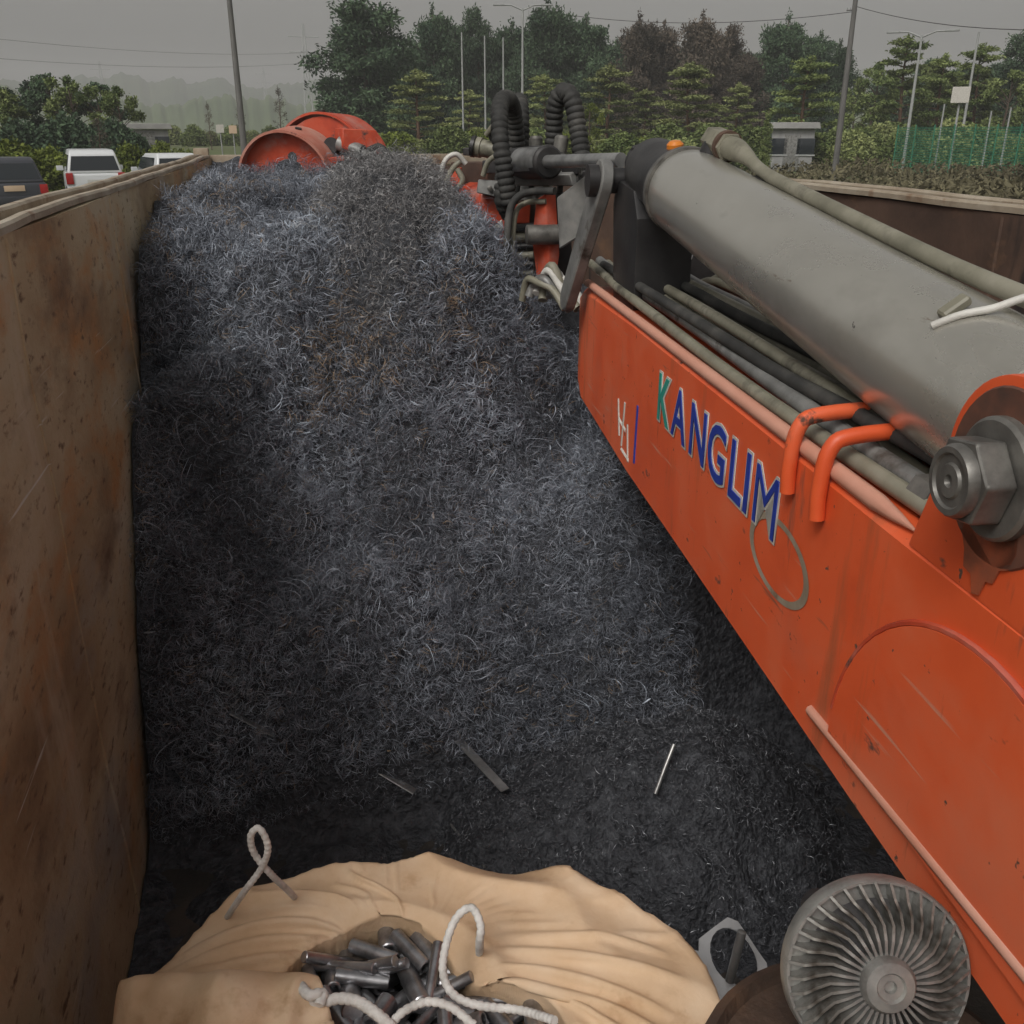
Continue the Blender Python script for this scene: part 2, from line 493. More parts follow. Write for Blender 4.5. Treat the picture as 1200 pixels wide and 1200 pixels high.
# far hills, two ridges
M['hill_far'] = noisemat('wooded_hill', [(0.020, 0.035, 0.018), (0.035, 0.055, 0.024), (0.06, 0.075, 0.035)], 0.02, (1, 1, 1), 0.95, 0, 0, 1, 8)
M['hill_near'] = noisemat('farmland_slope', [(0.045, 0.07, 0.028), (0.075, 0.105, 0.045), (0.12, 0.14, 0.075)], 0.012, (1, 1, 0.3), 0.95, 0, 0, 1, 8)
def ridge(name, dist, hfun, mat, depth, na=1100, a0=-60, a1=75):
    a = np.radians(np.linspace(a0, a1, na)); rows = 26
    V = []
    for j in range(rows):
        t = j / (rows - 1)
        d = dist + depth * (t - 0.5)
        prof = np.sin(np.pi * t) ** 0.8
        h = hfun(np.degrees(a)) * prof * (1 + 0.03 * fbm(a * 90 + j * 3.7, t * 9 + a * 0))
        V.append(np.stack([d * np.sin(a), d * np.cos(a), -8 + h], -1))
    V = np.concatenate(V)
    ii = np.arange(rows * na).reshape(rows, na)
    q = np.stack([ii[:-1, :-1], ii[:-1, 1:], ii[1:, 1:], ii[1:, :-1]], -1).reshape(-1, 4)
    o = link(name, quadmesh(name, V, q, True), mat)
    tag(o, kind='structure')
    return o
def h_far(a):
    z_ = a * 0
    return 54 + 7 * vnoise(a * 0.30, z_ + 3) + 4 * vnoise(a * 0.9, z_ + 8) + 1.6 * vnoise(a * 3.1, z_ + 1) + 1.1 * vnoise(a * 9, z_ + 5) + 0.8 * vnoise(a * 23, z_ + 6)
def h_near(a):
    z_ = a * 0
    return 26 + 4 * vnoise(a * 0.3, z_ + 13) + 2.2 * vnoise(a * 1.1, z_ + 2) + 0.9 * vnoise(a * 5, z_ + 4) + 0.8 * vnoise(a * 14, z_ + 9) + 0.6 * vnoise(a * 31, z_ + 7)
ridge('hill', 1000, h_far, M['hill_far'], 320)
ridge('hill', 540, h_near, M['hill_near'], 280)

# ------------------------------------------------------------------ truck box
XL, XR = -0.57, 1.74           # inner faces
YF, YB = 0.12, 8.0
ZF, ZT = 0.95, 2.73            # floor top, rail top
WT = 0.09
truck = empty('truck_box', ((XL + XR) / 2, (YF + YB) / 2, 0))
tag(truck, 'long open rusty steel truck box holding the scrap', 'truck')
Ti = Matrix.Translation(-Vector(truck.location))
def tbox(name, lo, hi, mat, bevel=0.0, parent=None):
    return box(name, lo, hi, mat, parent or truck, bevel, Ti)

def wall_mesh(name, side):
    """wall panel with dents so that it does not read as a perfect plane"""
    ny, nz = 90, 26
    V = []; 
    for k, xo in enumerate((0.0, 1.0)):
        for i in range(ny + 1):
            for j in range(nz + 1):
                y = YF + (YB - YF) * i / ny; z = ZF - 0.08 + (ZT - 0.022 - ZF + 0.08) * j / nz
                d = 0.016 * noise.noise(Vector((y * 0.9, z * 1.2, side * 5))) + 0.010 * noise.noise(Vector((y * 2.6, z * 2.6, side * 9)))
                x = (XL if side < 0 else XR)
                if k == 0: x += d - side * 0.006
                else: x += side * 0.028
                V.append((x, y, z))
    N = (ny + 1) * (nz + 1); F = []
    for k in range(2):
        for i in range(ny):
            for j in range(nz):
                a = k * N + i * (nz + 1) + j
                F.append((a, a + 1, a + nz + 2, a + nz + 1))
    def strip(l0, l1):
        for a, b in zip(range(len(l0) - 1), range(1, len(l0))):
            F.append((l0[a], l0[b], l1[b], l1[a]))
    top = [i * (nz + 1) + nz for i in range(ny + 1)]; bot = [i * (nz + 1) for i in range(ny + 1)]
    strip(top, [t + N for t in top]); strip(bot, [t + N for t in bot])
    e0 = list(range(nz + 1)); e1 = [ny * (nz + 1) + j for j in range(nz + 1)]
    strip(e0, [t + N for t in e0]); strip(e1, [t + N for t in e1])
    bm = bmesh.new()
    vs = [bm.verts.new(v) for v in V]
    for f in F: bm.faces.new([vs[i] for i in f])
    bm.transform(Ti)
    return bm_mesh(name, bm, True, 40)

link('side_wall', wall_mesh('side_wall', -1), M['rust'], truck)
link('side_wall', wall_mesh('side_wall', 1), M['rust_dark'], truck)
tbox('floor_plate', (XL - 0.05, YF, ZF - 0.14), (XR + 0.05, YB, ZF - 0.02), M['floor'])

def rail(side):
    """hollow rail: inner lip, groove, outer lip, all running the length of the box, slightly bent"""
    x0 = XL if side < 0 else XR
    prof = [(-0.006, -0.020), (-0.006, -0.006), (-0.001, 0.0), (0.016, 0.0), (0.022, -0.006), (0.022, -0.022), (0.062, -0.022), (0.062, 0.0), (0.067, 0.006), (0.086, 0.006), (0.092, 0.0), (0.092, -0.115), (0.03, -0.115), (0.03, -0.020)]
    n = 60; V = []; F = []
    for i in range(n + 1):
        y = YF + (YB - YF) * i / n
        wob = 0.010 * noise.noise(Vector((y * 0.8, side * 3, 0))) ; wz = 0.010 * noise.noise(Vector((y * 0.9, side * 7, 4))) + 0.004 * noise.noise(Vector((y * 4, side, 2)))
        for px, pz in prof:
            V.append((x0 + side * px + wob, y, ZT + pz + wz))
    k = len(prof)
    for i in range(n):
        for j in range(k):
            a = i * k + j; b = i * k + (j + 1) % k
            F.append((a, b, b + k, a + k))
    F.append(tuple(range(k))); F.append(tuple(range(n * k, n * k + k)))
    bm = bmesh.new(); vs = [bm.verts.new(v) for v in V]
    for f in F: bm.faces.new([vs[i] for i in f])
    bm.transform(Ti)
    o = link('top_rail', bm_mesh('top_rail', bm, True, 30), M['rail'], truck)
    tbox('rail_groove', (min(x0 + side * 0.024, x0 + side * 0.060), YF + 0.02, ZT - 0.030), (max(x0 + side * 0.024, x0 + side * 0.060), YB - 0.02, ZT - 0.017), M['groove'], 0, None)
    return o
rail(-1); rail(1)
# outside stiffeners
for side in (-1, 1):
    for k in range(9):
        y = YF + 0.3 + k * 0.9
        x0 = (XL - 0.03) if side < 0 else (XR + 0.03)
        lo = min(x0, x0 + side * 0.08); hi = max(x0, x0 + side * 0.08)
        tbox('stiffener', (lo, y - 0.05, ZF - 0.1), (hi, y + 0.05, ZT - 0.12), M['rust'], 0.006)
# welded plate joints on the inner faces
for side in (-1, 1):
    for k in range(6):
        y = YF + 0.75 + k * 1.25
        x0 = XL if side < 0 else XR
        pts = []
        for z in np.linspace(ZF - 0.02, ZT - 0.03, 16):
            d = 0.016 * noise.noise(Vector((y * 0.9, z * 1.2, side * 5))) + 0.010 * noise.noise(Vector((y * 2.6, z * 2.6, side * 9)))
            pts.append(Ti @ Vector((x0 + d - side * 0.005, y + 0.004 * math.sin(z * 9 + k), z)))
        tube('weld_seam', pts, 0.006, M['rust'] if side < 0 else M['rust_dark'], truck, 6)
# tailgate: frame and sheet
tbox('tailgate', (XL + 0.002, YB + 0.004, ZF - 0.1), (XR - 0.002, YB + 0.05, ZT - 0.09), M['rust_dark'], 0.004)
tbox('tailgate_rail', (XL - 0.10, YB + 0.012, ZT - 0.085), (XR + 0.10, YB + 0.11, ZT - 0.004), M['rail'], 0.01)
tbox('tailgate_post', (XL - 0.12, YB + 0.003, ZF - 0.1), (XL - 0.01, YB + 0.12, ZT + 0.045), M['rail'], 0.01)
tbox('tailgate_post', (XR + 0.01, YB + 0.003, ZF - 0.1), (XR + 0.12, YB + 0.12, ZT + 0.045), M['rail'], 0.01)
# front bulkhead, low
tbox('front_wall', (XL, YF - 0.06, ZF - 0.1), (XR, YF - 0.004, 1.9), M['rust_dark'], 0.004)
# chassis and wheels under the box
for x in (0.2, 0.95):
    tbox('chassis_beam', (x - 0.06, -2.2, 0.55), (x + 0.06, YB - 0.1, 0.808), M['dark'], 0.008)
tyre_me = None
for y in (-1.6, 4.6, 5.9):
    for x in (XL + 0.05, XR - 0.05):
        a = Vector((x - 0.14, y, 0.52)) - Vector(truck.location); b = Vector((x + 0.14, y, 0.52)) - Vector(truck.location)
        w = lathe('wheel', a, b, [(0, 0.30), (0.0, 0.47), (0.03, 0.515), (0.25, 0.515), (0.28, 0.47), (0.28, 0.30)], M['rubber'], truck, 28)
        lathe('rim', a + Vector((-0.004, 0, 0)), b, [(0, 0.12), (0.0, 0.29), (0.288, 0.29), (0.288, 0.12)], M['grey'], w, 20)
for y in (-1.6, 4.6, 5.9):
    tbox('axle', (XL + 0.1, y - 0.05, 0.47), (XR - 0.1, y + 0.05, 0.552), M['dark'])

# ------------------------------------------------------------------ heap of turnings
def heap_h(x, y):
    base = 0.93 + (y - 2.08) * 1.03 * smooth(2.22, 2.62 + 0.1 * vnoise(x * 3, x * 0 + 2), y)
    base = base + 0.22 * vnoise(x * 1.7 + 3, y * 1.4) * smooth(2.2, 3.2, y)
    crest = 2.56 + 0.05 * vnoise(x * 2.2, y * 1.5 + 4) - 0.55 * smooth(0.65, 1.0, x) + 0.05 * smooth(4.5, 6.5, y)
    s = 0.12
    h = -s * np.log(np.exp(-base / s) + np.exp(-crest / s))
    h = h + (0.105 * fbm(x * 3.2, y * 3.2, 3) - 0.06 * np.abs(vnoise(x * 6 + 3, y * 6))) * smooth(2.1, 2.7, y)
    h = np.maximum(h, 0.935 + 0.02 * vnoise(x * 9, y * 9))
    return h

def mound_h(x, y):
    # a paler, finer clump dropped on the heap beside the crane knuckle
    d2 = ((x - 0.38) / 0.37) ** 2 + ((y - 3.95) / 0.70) ** 2
    h = 2.745 - 0.55 * d2 ** 1.5 + 0.05 * fbm(x * 5 + 9, y * 5, 3)
    return h

def swarf_h(x, y):
    d2 = ((x - 0.92) / 0.62) ** 2 + ((y - 2.15) / 0.55) ** 2
    return 1.27 - 0.36 * d2 + 0.09 * fbm(x * 3.4 + 2, y * 3.4, 4)

def height_obj(name, fn, x0, x1, y0, y1, nx, ny, mat, clip=None):
    xs = np.linspace(x0, x1, nx); ys = np.linspace(y0, y1, ny)
    X, Y = np.meshgrid(xs, ys, indexing='ij')
    Z = fn(X, Y)
    Z = Z + 0.012 * fbm(X * 22, Y * 22, 2)
    ok = np.ones_like(Z, dtype=bool)
    if clip is not None:
        base = clip(X, Y); ok = Z > base - 0.06
    i = np.arange(nx * ny).reshape(nx, ny)
    q = np.stack([i[:-1, :-1], i[1:, :-1], i[1:, 1:], i[:-1, 1:]], -1).reshape(-1, 4)
    okq = ok.ravel()[q].any(1)
    q = q[okq]
    V = np.stack([X, Y, Z], -1).reshape(-1, 3)
    use = np.unique(q); mp = -np.ones(len(V), int); mp[use] = np.arange(len(use))
    return quadmesh(name, V[use], mp[q], True)

M['heap'] = noisemat('shadowy_turnings', [(0.022, 0.023, 0.028), (0.05, 0.053, 0.062), (0.09, 0.095, 0.108)], 30, (1, 1, 1), 0.6, 0.4, 1.0, 60, 6, bdist=0.02)  # under-layer below the curls, shade inside the box put into its dark colour
M['curl'] = tintmetal('steel_curls', [(0.0, (0.05, 0.054, 0.066)), (0.4, (0.165, 0.18, 0.215)), (0.72, (0.30, 0.325, 0.38)), (0.93, (0.46, 0.53, 0.62)), (1.0, (0.26, 0.19, 0.13))], 0.55, 0.25)
M['wool'] = tintmetal('fine_steel_wool', [(0.0, (0.08, 0.080, 0.084)), (0.5, (0.25, 0.248, 0.255)), (0.85, (0.40, 0.395, 0.40)), (1.0, (0.26, 0.22, 0.18))], 0.5, 0.35)
M['black_swarf'] = tintmetal('dark_swarf', [(0.0, (0.03, 0.031, 0.037)), (0.5, (0.11, 0.115, 0.13)), (0.85, (0.22, 0.23, 0.26)), (1.0, (0.42, 0.44, 0.48))], 0.45, 0.4)

def strands(name, P, Nrm, rad, turns, length, width, tint, mat, parent, K=13, lift=0.0, tang=0.75):
    """one curled ribbon per point: helix of given radius, number of turns and length"""
    n = len(P)
    ax = rng.normal(size=(n, 3))
    ax -= tang * (ax * Nrm).sum(1, keepdims=True) * Nrm
    ax /= np.linalg.norm(ax, axis=1, keepdims=True)
    t1 = np.cross(ax, rng.normal(size=(n, 3))); t1 /= np.linalg.norm(t1, axis=1, keepdims=True)
    t2 = np.cross(ax, t1)
    s = np.linspace(0, 1, K)[None, :, None]
    ph = rng.random((n, 1, 1)) * 6.283
    ang = ph + s * turns[:, None, None] * 6.283
    rr_ = rad[:, None, None] * (0.55 + 0.9 * np.abs(s - rng.random((n, 1, 1))))
    bend = rng.normal(size=(n, 1, 3)) * length[:, None, None] * 0.35
    C = P[:, None, :] + Nrm[:, None, :] * lift * rng.random((n, 1, 1)) + ax[:, None, :] * length[:, None, None] * (s - 0.5) + bend * (s - 0.5) ** 2
    C = C + rr_ * (np.cos(ang) * t1[:, None, :] + np.sin(ang) * t2[:, None, :])
    wv = ax[:, None, :] * 0.8 + 0.6 * (np.cos(ang + 0.6) * t1[:, None, :] + np.sin(ang + 0.6) * t2[:, None, :])
    W = width[:, None, None] * (1 - 0.7 * np.abs(2 * s - 1) ** 3) * 0.5
    A = C - wv * W; B = C + wv * W
    V = np.stack([A, B], 2).reshape(-1, 3)                     # n,K,2
    b = (np.arange(n) * K * 2)[:, None] + (np.arange(K - 1) * 2)[None, :]
    q = np.stack([b, b + 1, b + 3, b + 2], -1).reshape(-1, 4)
    col = np.repeat(tint, K * 2)
    o = link(name, quadmesh(name, V, q, True, col), mat, parent)
    o['kind'] = 'stuff'
    return o

def surf_pts(fn, x, y):
    e = 0.01
    z = fn(x, y)
    nx = -(fn(x + e, y) - fn(x - e, y)) / (2 * e); ny = -(fn(x, y + e) - fn(x, y - e)) / (2 * e)
    nn = np.stack([nx, ny, np.ones_like(nx)], -1); nn /= np.linalg.norm(nn, axis=1, keepdims=True)
    return np.stack([x, y, z], -1), nn

heap = link('turnings_heap', height_obj('turnings_heap', heap_h, XL + 0.015, XR - 0.015, 1.5, YB - 0.01, 120, 330, M['heap']), M['heap'])
tag(heap, 'sloping heap of blue-grey curled steel turnings filling the truck box', 'metal scrap', kind='stuff')
def sample(n, x0, x1, y0, y1, fn, p=1.3):
    x = rng.uniform(x0, x1, n)
    u = rng.random(n); y = (y0 ** (1 - p) + u * (y1 ** (1 - p) - y0 ** (1 - p))) ** (1 / (1 - p))
    return surf_pts(fn, x, y)
N1 = 46000
P, Nn = sample(N1, XL + 0.03, 1.15, 2.4, 6.6, heap_h, 1.6)
clump = fbm(P[:, 0] * 3.5, P[:, 1] * 3.5 + 7, 3)
tint = np.clip(0.44 + 0.13 * rng.normal(size=N1) + 0.38 * clump, 0, 0.96)
tint[rng.random(N1) < 0.03] = 1.0
patch_ = fbm(P[:, 0] * 2.1 + 11, P[:, 1] * 2.1, 3) > 0.62
tint[patch_ & (rng.random(N1) < 0.30)] = 1.0
strands('curled_turnings', P, Nn, rng.uniform(0.007, 0.026, N1) * (1 + 0.4 * (P[:, 1] > 3.1)), rng.uniform(1.0, 2.8, N1), rng.uniform(0.008, 0.075, N1), rng.uniform(0.0009, 0.0021, N1) * (1 + 0.4 * (P[:, 1] > 3.1)), tint, M['curl'], heap, 15, 0.075, 0.4)
NL = 3200          # long tangled coils on top
P, Nn = sample(NL, XL + 0.06, 1.1, 2.45, 6.4, heap_h, 1.5)
strands('long_coils', P, Nn, rng.uniform(0.016, 0.055, NL), rng.uniform(0.8, 2.6, NL), rng.uniform(0.03, 0.22, NL), rng.uniform(0.0012, 0.0026, NL), np.clip(0.52 + 0.18 * rng.normal(size=NL), 0, 0.97), M['curl'], heap, 30, 0.06, 0.6)
NC = 2600          # small flat chips between the curls
P, Nn = sample(NC, XL + 0.05, 1.1, 2.4, 6.2, heap_h, 1.8)
strands('flat_chips', P, Nn, np.full(NC, 0.004), rng.uniform(0.05, 0.2, NC), rng.uniform(0.010, 0.035, NC), rng.uniform(0.005, 0.012, NC), np.clip(0.5 + 0.28 * rng.normal(size=NC), 0, 1), M['curl'], heap, 4, 0.07, 0.3)
N1b = 30000
P, Nn = sample(N1b, XL + 0.03, 1.15, 2.35, 6.6, heap_h, 1.6)
strands('fine_turnings', P, Nn, rng.uniform(0.004, 0.012, N1b), rng.uniform(0.8, 2.2, N1b), rng.uniform(0.02, 0.07, N1b), rng.uniform(0.0009, 0.0020, N1b), np.clip(0.5 + 0.25 * rng.normal(size=N1b), 0, 0.95), M['curl'], heap, 9, 0.06, 0.2)

mound = link('swarf_mound', height_obj('swarf_mound', mound_h, -0.1, 1.0, 3.1, 5.2, 74, 130, M['heap'], heap_h), M['heap'])
tag(mound, 'paler grey clump of fine wiry swarf piled beside the hose loops', 'metal scrap', kind='stuff')
N2 = 24000
x = rng.uniform(-0.05, 0.92, N2); y = rng.uniform(3.15, 5.0, N2)
P, Nn = surf_pts(mound_h, x, y)
k = P[:, 2] > heap_h(x, y) - 0.05
P, Nn = P[k], Nn[k]; n2 = len(P)
edge = np.clip(((P[:, 0] - 0.40) / 0.42) ** 2 + ((P[:, 1] - 4.15) / 0.62) ** 2, 0, 1)
strands('wiry_swarf', P, Nn, rng.uniform(0.005, 0.018, n2), rng.uniform(0.8, 2.4, n2), rng.uniform(0.03, 0.10, n2), rng.uniform(0.0011, 0.0026, n2), np.clip(0.42 + 0.2 * rng.normal(size=n2), 0, 1), M['wool'], mound, 12, 0.08, 0.2)

swarf = link('dark_swarf_pile', height_obj('dark_swarf_pile', swarf_h, 0.2, XR - 0.02, 1.45, 2.9, 90, 90, M['heap'], heap_h), M['heap'])
tag(swarf, 'low pile of dark fine swarf on the floor under the orange boom', 'metal scrap', kind='stuff')
N3 = 20000
x = rng.uniform(0.2, 1.5, N3); y = rng.uniform(1.5, 2.85, N3)
P, Nn = surf_pts(swarf_h, x, y)
k = P[:, 2] > heap_h(x, y) - 0.04
P, Nn = P[k], Nn[k]; n3 = len(P)
tint = np.clip(0.4 + 0.2 * rng.normal(size=n3), 0, 0.9); tint[rng.random(n3) < 0.03] = 1
strands('swarf_bits', P, Nn, rng.uniform(0.002, 0.008, n3), rng.uniform(0.5, 1.6, n3), rng.uniform(0.012, 0.045, n3), rng.uniform(0.0012, 0.0032, n3), tint, M['black_swarf'], swarf, 9, 0.02, 0.6)

# loose bars lying at the foot of the heap
def on_heap(px, py, lift):
    z = 1.1
    for _ in range(12):
        p = atZ(px, py, z)
        hz_ = max(float(heap_h(np.float64(p.x), np.float64(p.y))), float(swarf_h(np.float64(p.x), np.float64(p.y))) if 0.25 < p.x < 1.6 and 1.45 < p.y < 2.9 else 0.0)
        z = 0.5 * z + 0.5 * (hz_ + lift)
    return atZ(px, py, z)
bars = [((392, 872), (486, 928), 0.013, 0.05, 0.035, 'flat blue-grey steel strip slanting down the foot of the turnings heap'),
        ((536, 866), (592, 926), 0.014, 0.06, 0.04, 'broader steel strip poking from the heap foot above the bag'),
        ((790, 872), (768, 930), 0.006, 0.08, 0.03, 'short thin rod leaning in the dark swarf pile'),
        ((528, 966), (568, 1016), 0.004, 0.03, 0.02, 'very thin wire rod lying on the dark floor behind the bag'),
        ((270, 835), (322, 862), 0.009, 0.05, 0.04, 'short steel strip near the foot of the left rusty wall')]
for (a, b, w, la, lb, lab) in bars:
    pa = on_heap(*a, la); pb = on_heap(*b, lb)
    d = pb - pa; L = d.length; d.normalize()
    sd_ = d.cross(Vector((0, 0, 1))).normalized(); up_ = sd_.cross(d)
    if w > 0.007:
        o2 = prism('steel_bar', [(-w, -0.002), (w, -0.002), (w, 0.002), (-w, 0.002)], L, M['steel'], None, basis((0, 0, 0), sd_, up_, -d) @ Matrix.Translation((0, 0, -L)), 0.0006)
    else:
        o2 = tube('steel_bar', [Vector(), d * L * 0.5 + Vector((0, 0, 0.003)), d * L], w, M['steel'], None, 8)
    o2.location = pa
    tag(o2, lab, 'steel bar', 'loose bars at the foot of the heap')

# ------------------------------------------------------------------ loader crane
TH = math.atan2(ray(460, 153).x, ray(460, 153).y)       # boom direction against the box axis
crane = empty('loader_crane', (math.sin(TH) * -1.6 + math.cos(TH) * 0.76, math.cos(TH) * -1.6 - math.sin(TH) * 0.76, 0.0), -TH)
tag(crane, 'orange folding loader crane with grey ram lying over the truck box', 'crane')
CRW = Matrix.Translation(crane.location) @ Matrix.Rotation(-TH, 4, 'Z')
CRI = CRW.inverted()
def K(al, lat, dn):           # along the boom, sideways, below camera height -> crane coordinates
    return Vector((lat - 0.76, al + 1.6, CZ + dn))
def Wc(p):                    # world -> crane coordinates
    return CRI @ Vector(p)
def KM(al, lat, dn):          # prism frame: 2-D x = towards camera end (-along), y = up, extruded sideways (+lat)
    return basis(K(al, lat, dn), (0, -1, 0), (0, 0, 1), (-1, 0, 0))

LB0, LB1 = 0.60, 0.92          # boom sides
TOPD, BOTD = -0.455, -0.89
# pedestal behind the camera
lathe('pedestal', K(-1.6, 0.76, -2.35), K(-1.6, 0.76, 0.0), [(0, 0.3), (0.1, 0.3), (0.12, 0.22), (1.9, 0.19), (1.95, 0.24), (2.2, 0.24)], M['orange'], crane, 24)
# boom: box beam tapering towards the knuckle, chamfered
def boom_mesh():
    st = [(-1.6, -0.43, -0.80), (0.2, -0.445, -0.885), (1.0, TOPD, BOTD), (2.4, TOPD - 0.004, BOTD + 0.004), (3.08, TOPD - 0.02, BOTD + 0.03), (3.14, TOPD - 0.05, BOTD + 0.08)]
    ring = []
    c = 0.016
    for al, t, b in st:
        ring.append([K(al, LB0 + c, t), K(al, LB0, t - c), K(al, LB0, b + c), K(al, LB0 + c, b), K(al, LB1 - c, b), K(al, LB1, b + c), K(al, LB1, t - c), K(al, LB1 - c, t)])
    V = [v for r in ring for v in r]; F = []
    for i in range(len(ring) - 1):
        for k in range(8):
            F.append((i * 8 + k, i * 8 + (k + 1) % 8, (i + 1) * 8 + (k + 1) % 8, (i + 1) * 8 + k))
    F.append(tuple(range(8))); F.append(tuple(range((len(ring) - 1) * 8, len(ring) * 8)))
    bm = bmesh.new(); vs = [bm.verts.new(v) for v in V]
    for f in F: bm.faces.new([vs[i] for i in f])
    return bm_mesh('boom', bm, True, 30)
boom = link('boom', boom_mesh(), M['orange'], crane)
# pale pink upper flange edge
tube('flange_edge', [K(a, LB0 + 0.010, TOPD + 0.004 - 0.004 * max(0, a - 1)) for a in (0.985, 1.03, 1.08, 1.5, 2.0, 2.5, 2.9, 3.06)], [0.002, 0.008, 0.013, 0.013, 0.013, 0.013, 0.013, 0.013], M['pink'], boom, 8)
# side doubler plate with round end, thin seam bar below it
arc = [(math.cos(R(t)) * 0.30, math.sin(R(t)) * 0.30) for t in range(-25, 206, 7)]
arc = [(x_, max(y_, 0.025)) for x_, y_ in arc if y_ > -0.02]
dbl = prism('doubler_plate', [(0.30, 0.0)] + [p for p in arc] + [(-0.30, 0.0)], 0.006, M['orange'], boom, basis(K(0.79, LB0 - 0.0015, -0.815), (0, -1, 0), (0, 0, 1), (-1, 0, 0)), 0.002)
tube('seam_bar', [K(1.16, LB0 - 0.001, -0.825), K(0.9, LB0 - 0.004, -0.805), K(0.62, LB0 - 0.004, -0.785), K(0.1, LB0 - 0.004, -0.75)], 0.0085, M['pink'], boom, 8)
# weld bead along the lower edge of the doubler
tube('weld_bead', [K(0.79 - math.cos(R(t)) * 0.302, LB0 - 0.004, -0.815 + math.sin(R(t)) * 0.302) for t in range(4, 178, 6)], 0.0045, M['red'], boom, 6)
# flat pale oval ring on the boom side
# worn painted ring emblem on the boom side
em = bmesh.new()
for k in range(40):
    t0, t1 = 2 * math.pi * k / 40, 2 * math.pi * (k + 1) / 40
    def ep(t, r_): return em.verts.new(K(1.345 - math.cos(t) * r_ * 1.25, LB0 - 0.0012, -0.655 + math.sin(t) * r_ * 0.66))
    em.faces.new((ep(t0, 0.086), ep(t0, 0.102), ep(t1, 0.102), ep(t1, 0.086)))
link('painted_ring', bm_mesh('painted_ring', em), M['rail'], boom)

# pivot ears, round, with big bolt
def ear(lat, nm):
    pts = [(math.cos(R(t)) * 0.105, math.sin(R(t)) * 0.105) for t in range(-8, 189, 8)]
    pts = pts + [(-0.150, -0.14), (0.150, -0.14)]
    return prism(nm, pts, 0.030, M['orange'], crane, basis(K(0.83, lat, -0.327), (0, -1, 0), (0, 0, 1), (-1, 0, 0)), 0.005, 2)
ear(LB0 + 0.030, 'pivot_ear'); ear(LB1, 'pivot_ear')
c0 = K(0.83, LB0, -0.327)
ax = Vector((-1, 0, 0))
lathe('grease_ring', c0 + ax * 0.0005, c0 + ax, [(0, 0.094), (0.0025, 0.092)], M['grime'], crane, 40)
drip = [(math.cos(R(t)) * 0.055, math.sin(R(t)) * 0.055) for t in range(0, 181, 15)] + [(-0.058, -0.04), (-0.046, -0.06), (-0.040, -0.085), (-0.022, -0.088), (-0.012, -0.112), (0.002, -0.108), (0.010, -0.084), (0.024, -0.080), (0.032, -0.058), (0.048, -0.05), (0.058, -0.025)]
prism('grease_drip', [(x_ * 0.8, y_ * 0.8) for x_, y_ in drip], 0.002, M['stain'], crane, basis(c0 + ax * 0.001 + Vector((0, 0, -0.045)), (0, -1, 0), (0, 0, 1), (-1, 0, 0)))
lathe('washer', c0 + ax * 0.002, c0 + ax, [(0, 0.064), (0.010, 0.064), (0.014, 0.060), (0.014, 0.03)], M['nut'], crane, 40)
hexp = [(math.cos(R(60 * k + 10)) * 0.048, math.sin(R(60 * k + 10)) * 0.048) for k in range(6)]
nut = prism('hex_nut', hexp, 0.033, M['nut'], crane, basis(c0 + ax * 0.016, (0, -1, 0), (0, 0, 1), (-1, 0, 0)), 0.005, 3)
pinend = lathe('bolt_end', c0 + ax * 0.045, c0 + ax, [(0, 0.038), (0.009, 0.038), (0.015, 0.035), (0.015, 0.029), (0.012, 0.027), (0.012, 0.019), (0.015, 0.017), (0.015, 0.007), (0.010, 0.005), (0.010, 0.0)], M['nut'], crane, 36)

# hydraulic ram
pA = K(0.85, 0.765, -0.358); pB = K(2.46, 0.735, -0.143)
dv = (pB - pA).normalized()
lathe('ram_eye', pA + Vector((-0.105, 0, 0)), pA + Vector((0.105, 0, 0)), [(0, 0.085), (0.01, 0.09), (0.20, 0.09), (0.21, 0.085)], M['cyl'], crane, 32)
Lr = (pB - pA).length
ram = lathe('ram_barrel', pA, pB, [(0.0, 0.05), (0.05, 0.085), (0.10, 0.104), (0.16, 0.107), (0.6, 0.106), (Lr * 0.72, 0.1055), (Lr - 0.10, 0.105), (Lr - 0.03, 0.1045), (Lr, 0.096), (Lr + 0.004, 0.05)], M['cyl'], crane, 56)
lathe('ram_gland', pB - dv * 0.002, pB + dv, [(0, 0.095), (0.04, 0.097), (0.06, 0.093), (0.20, 0.091), (0.30, 0.086), (0.335, 0.066)], M['dark'], crane, 40)
lathe('weld_ring', pA + dv * 0.13, pB, [(0, 0.100), (0.006, 0.110), (0.014, 0.1105), (0.020, 0.104)], M['cyl'], crane, 48)
lathe('gland_ring', pB - dv * 0.012, pB + dv, [(0, 0.098), (0.002, 0.1075), (0.022, 0.1075), (0.026, 0.098)], M['nut'], crane, 48)
rodE = pB + dv * 0.42
tube('ram_rod', [pB + dv * 0.1, rodE], 0.056, M['dark'], crane, 24)
# fitting and pipe along the ram
upv = (Vector((0, 0, 1)) - dv * dv.z).normalized(); sv = dv.cross(upv)
def on_ram(s, ang, off):      # s metres from pA, angle from the top, off from surface
    return pA + dv * s + (upv * math.cos(ang) + sv * math.sin(ang)) * (0.106 + off)
A1 = R(22)
lathe('port_boss', on_ram(Lr - 0.06, A1, -0.03), on_ram(Lr - 0.06, A1, 0.2), [(0, 0.032), (0.050, 0.032), (0.052, 0.02)], M['dark'], crane, 20)
fa = on_ram(Lr - 0.02, A1, 0.030); fb = on_ram(Lr - 0.15, A1, 0.030)
fit = prism('pipe_fitting', [(math.cos(R(60 * k)) * 0.034, math.sin(R(60 * k)) * 0.034) for k in range(6)], (fb - fa).length, M['pipe'], crane, basis(fa, sv, upv, -dv), 0.004, 2)
lathe('collar', fb + dv * 0.03, fb - dv, [(0, 0.036), (0.018, 0.036), (0.019, 0.02)], M['rust_dark'], fit, 24)
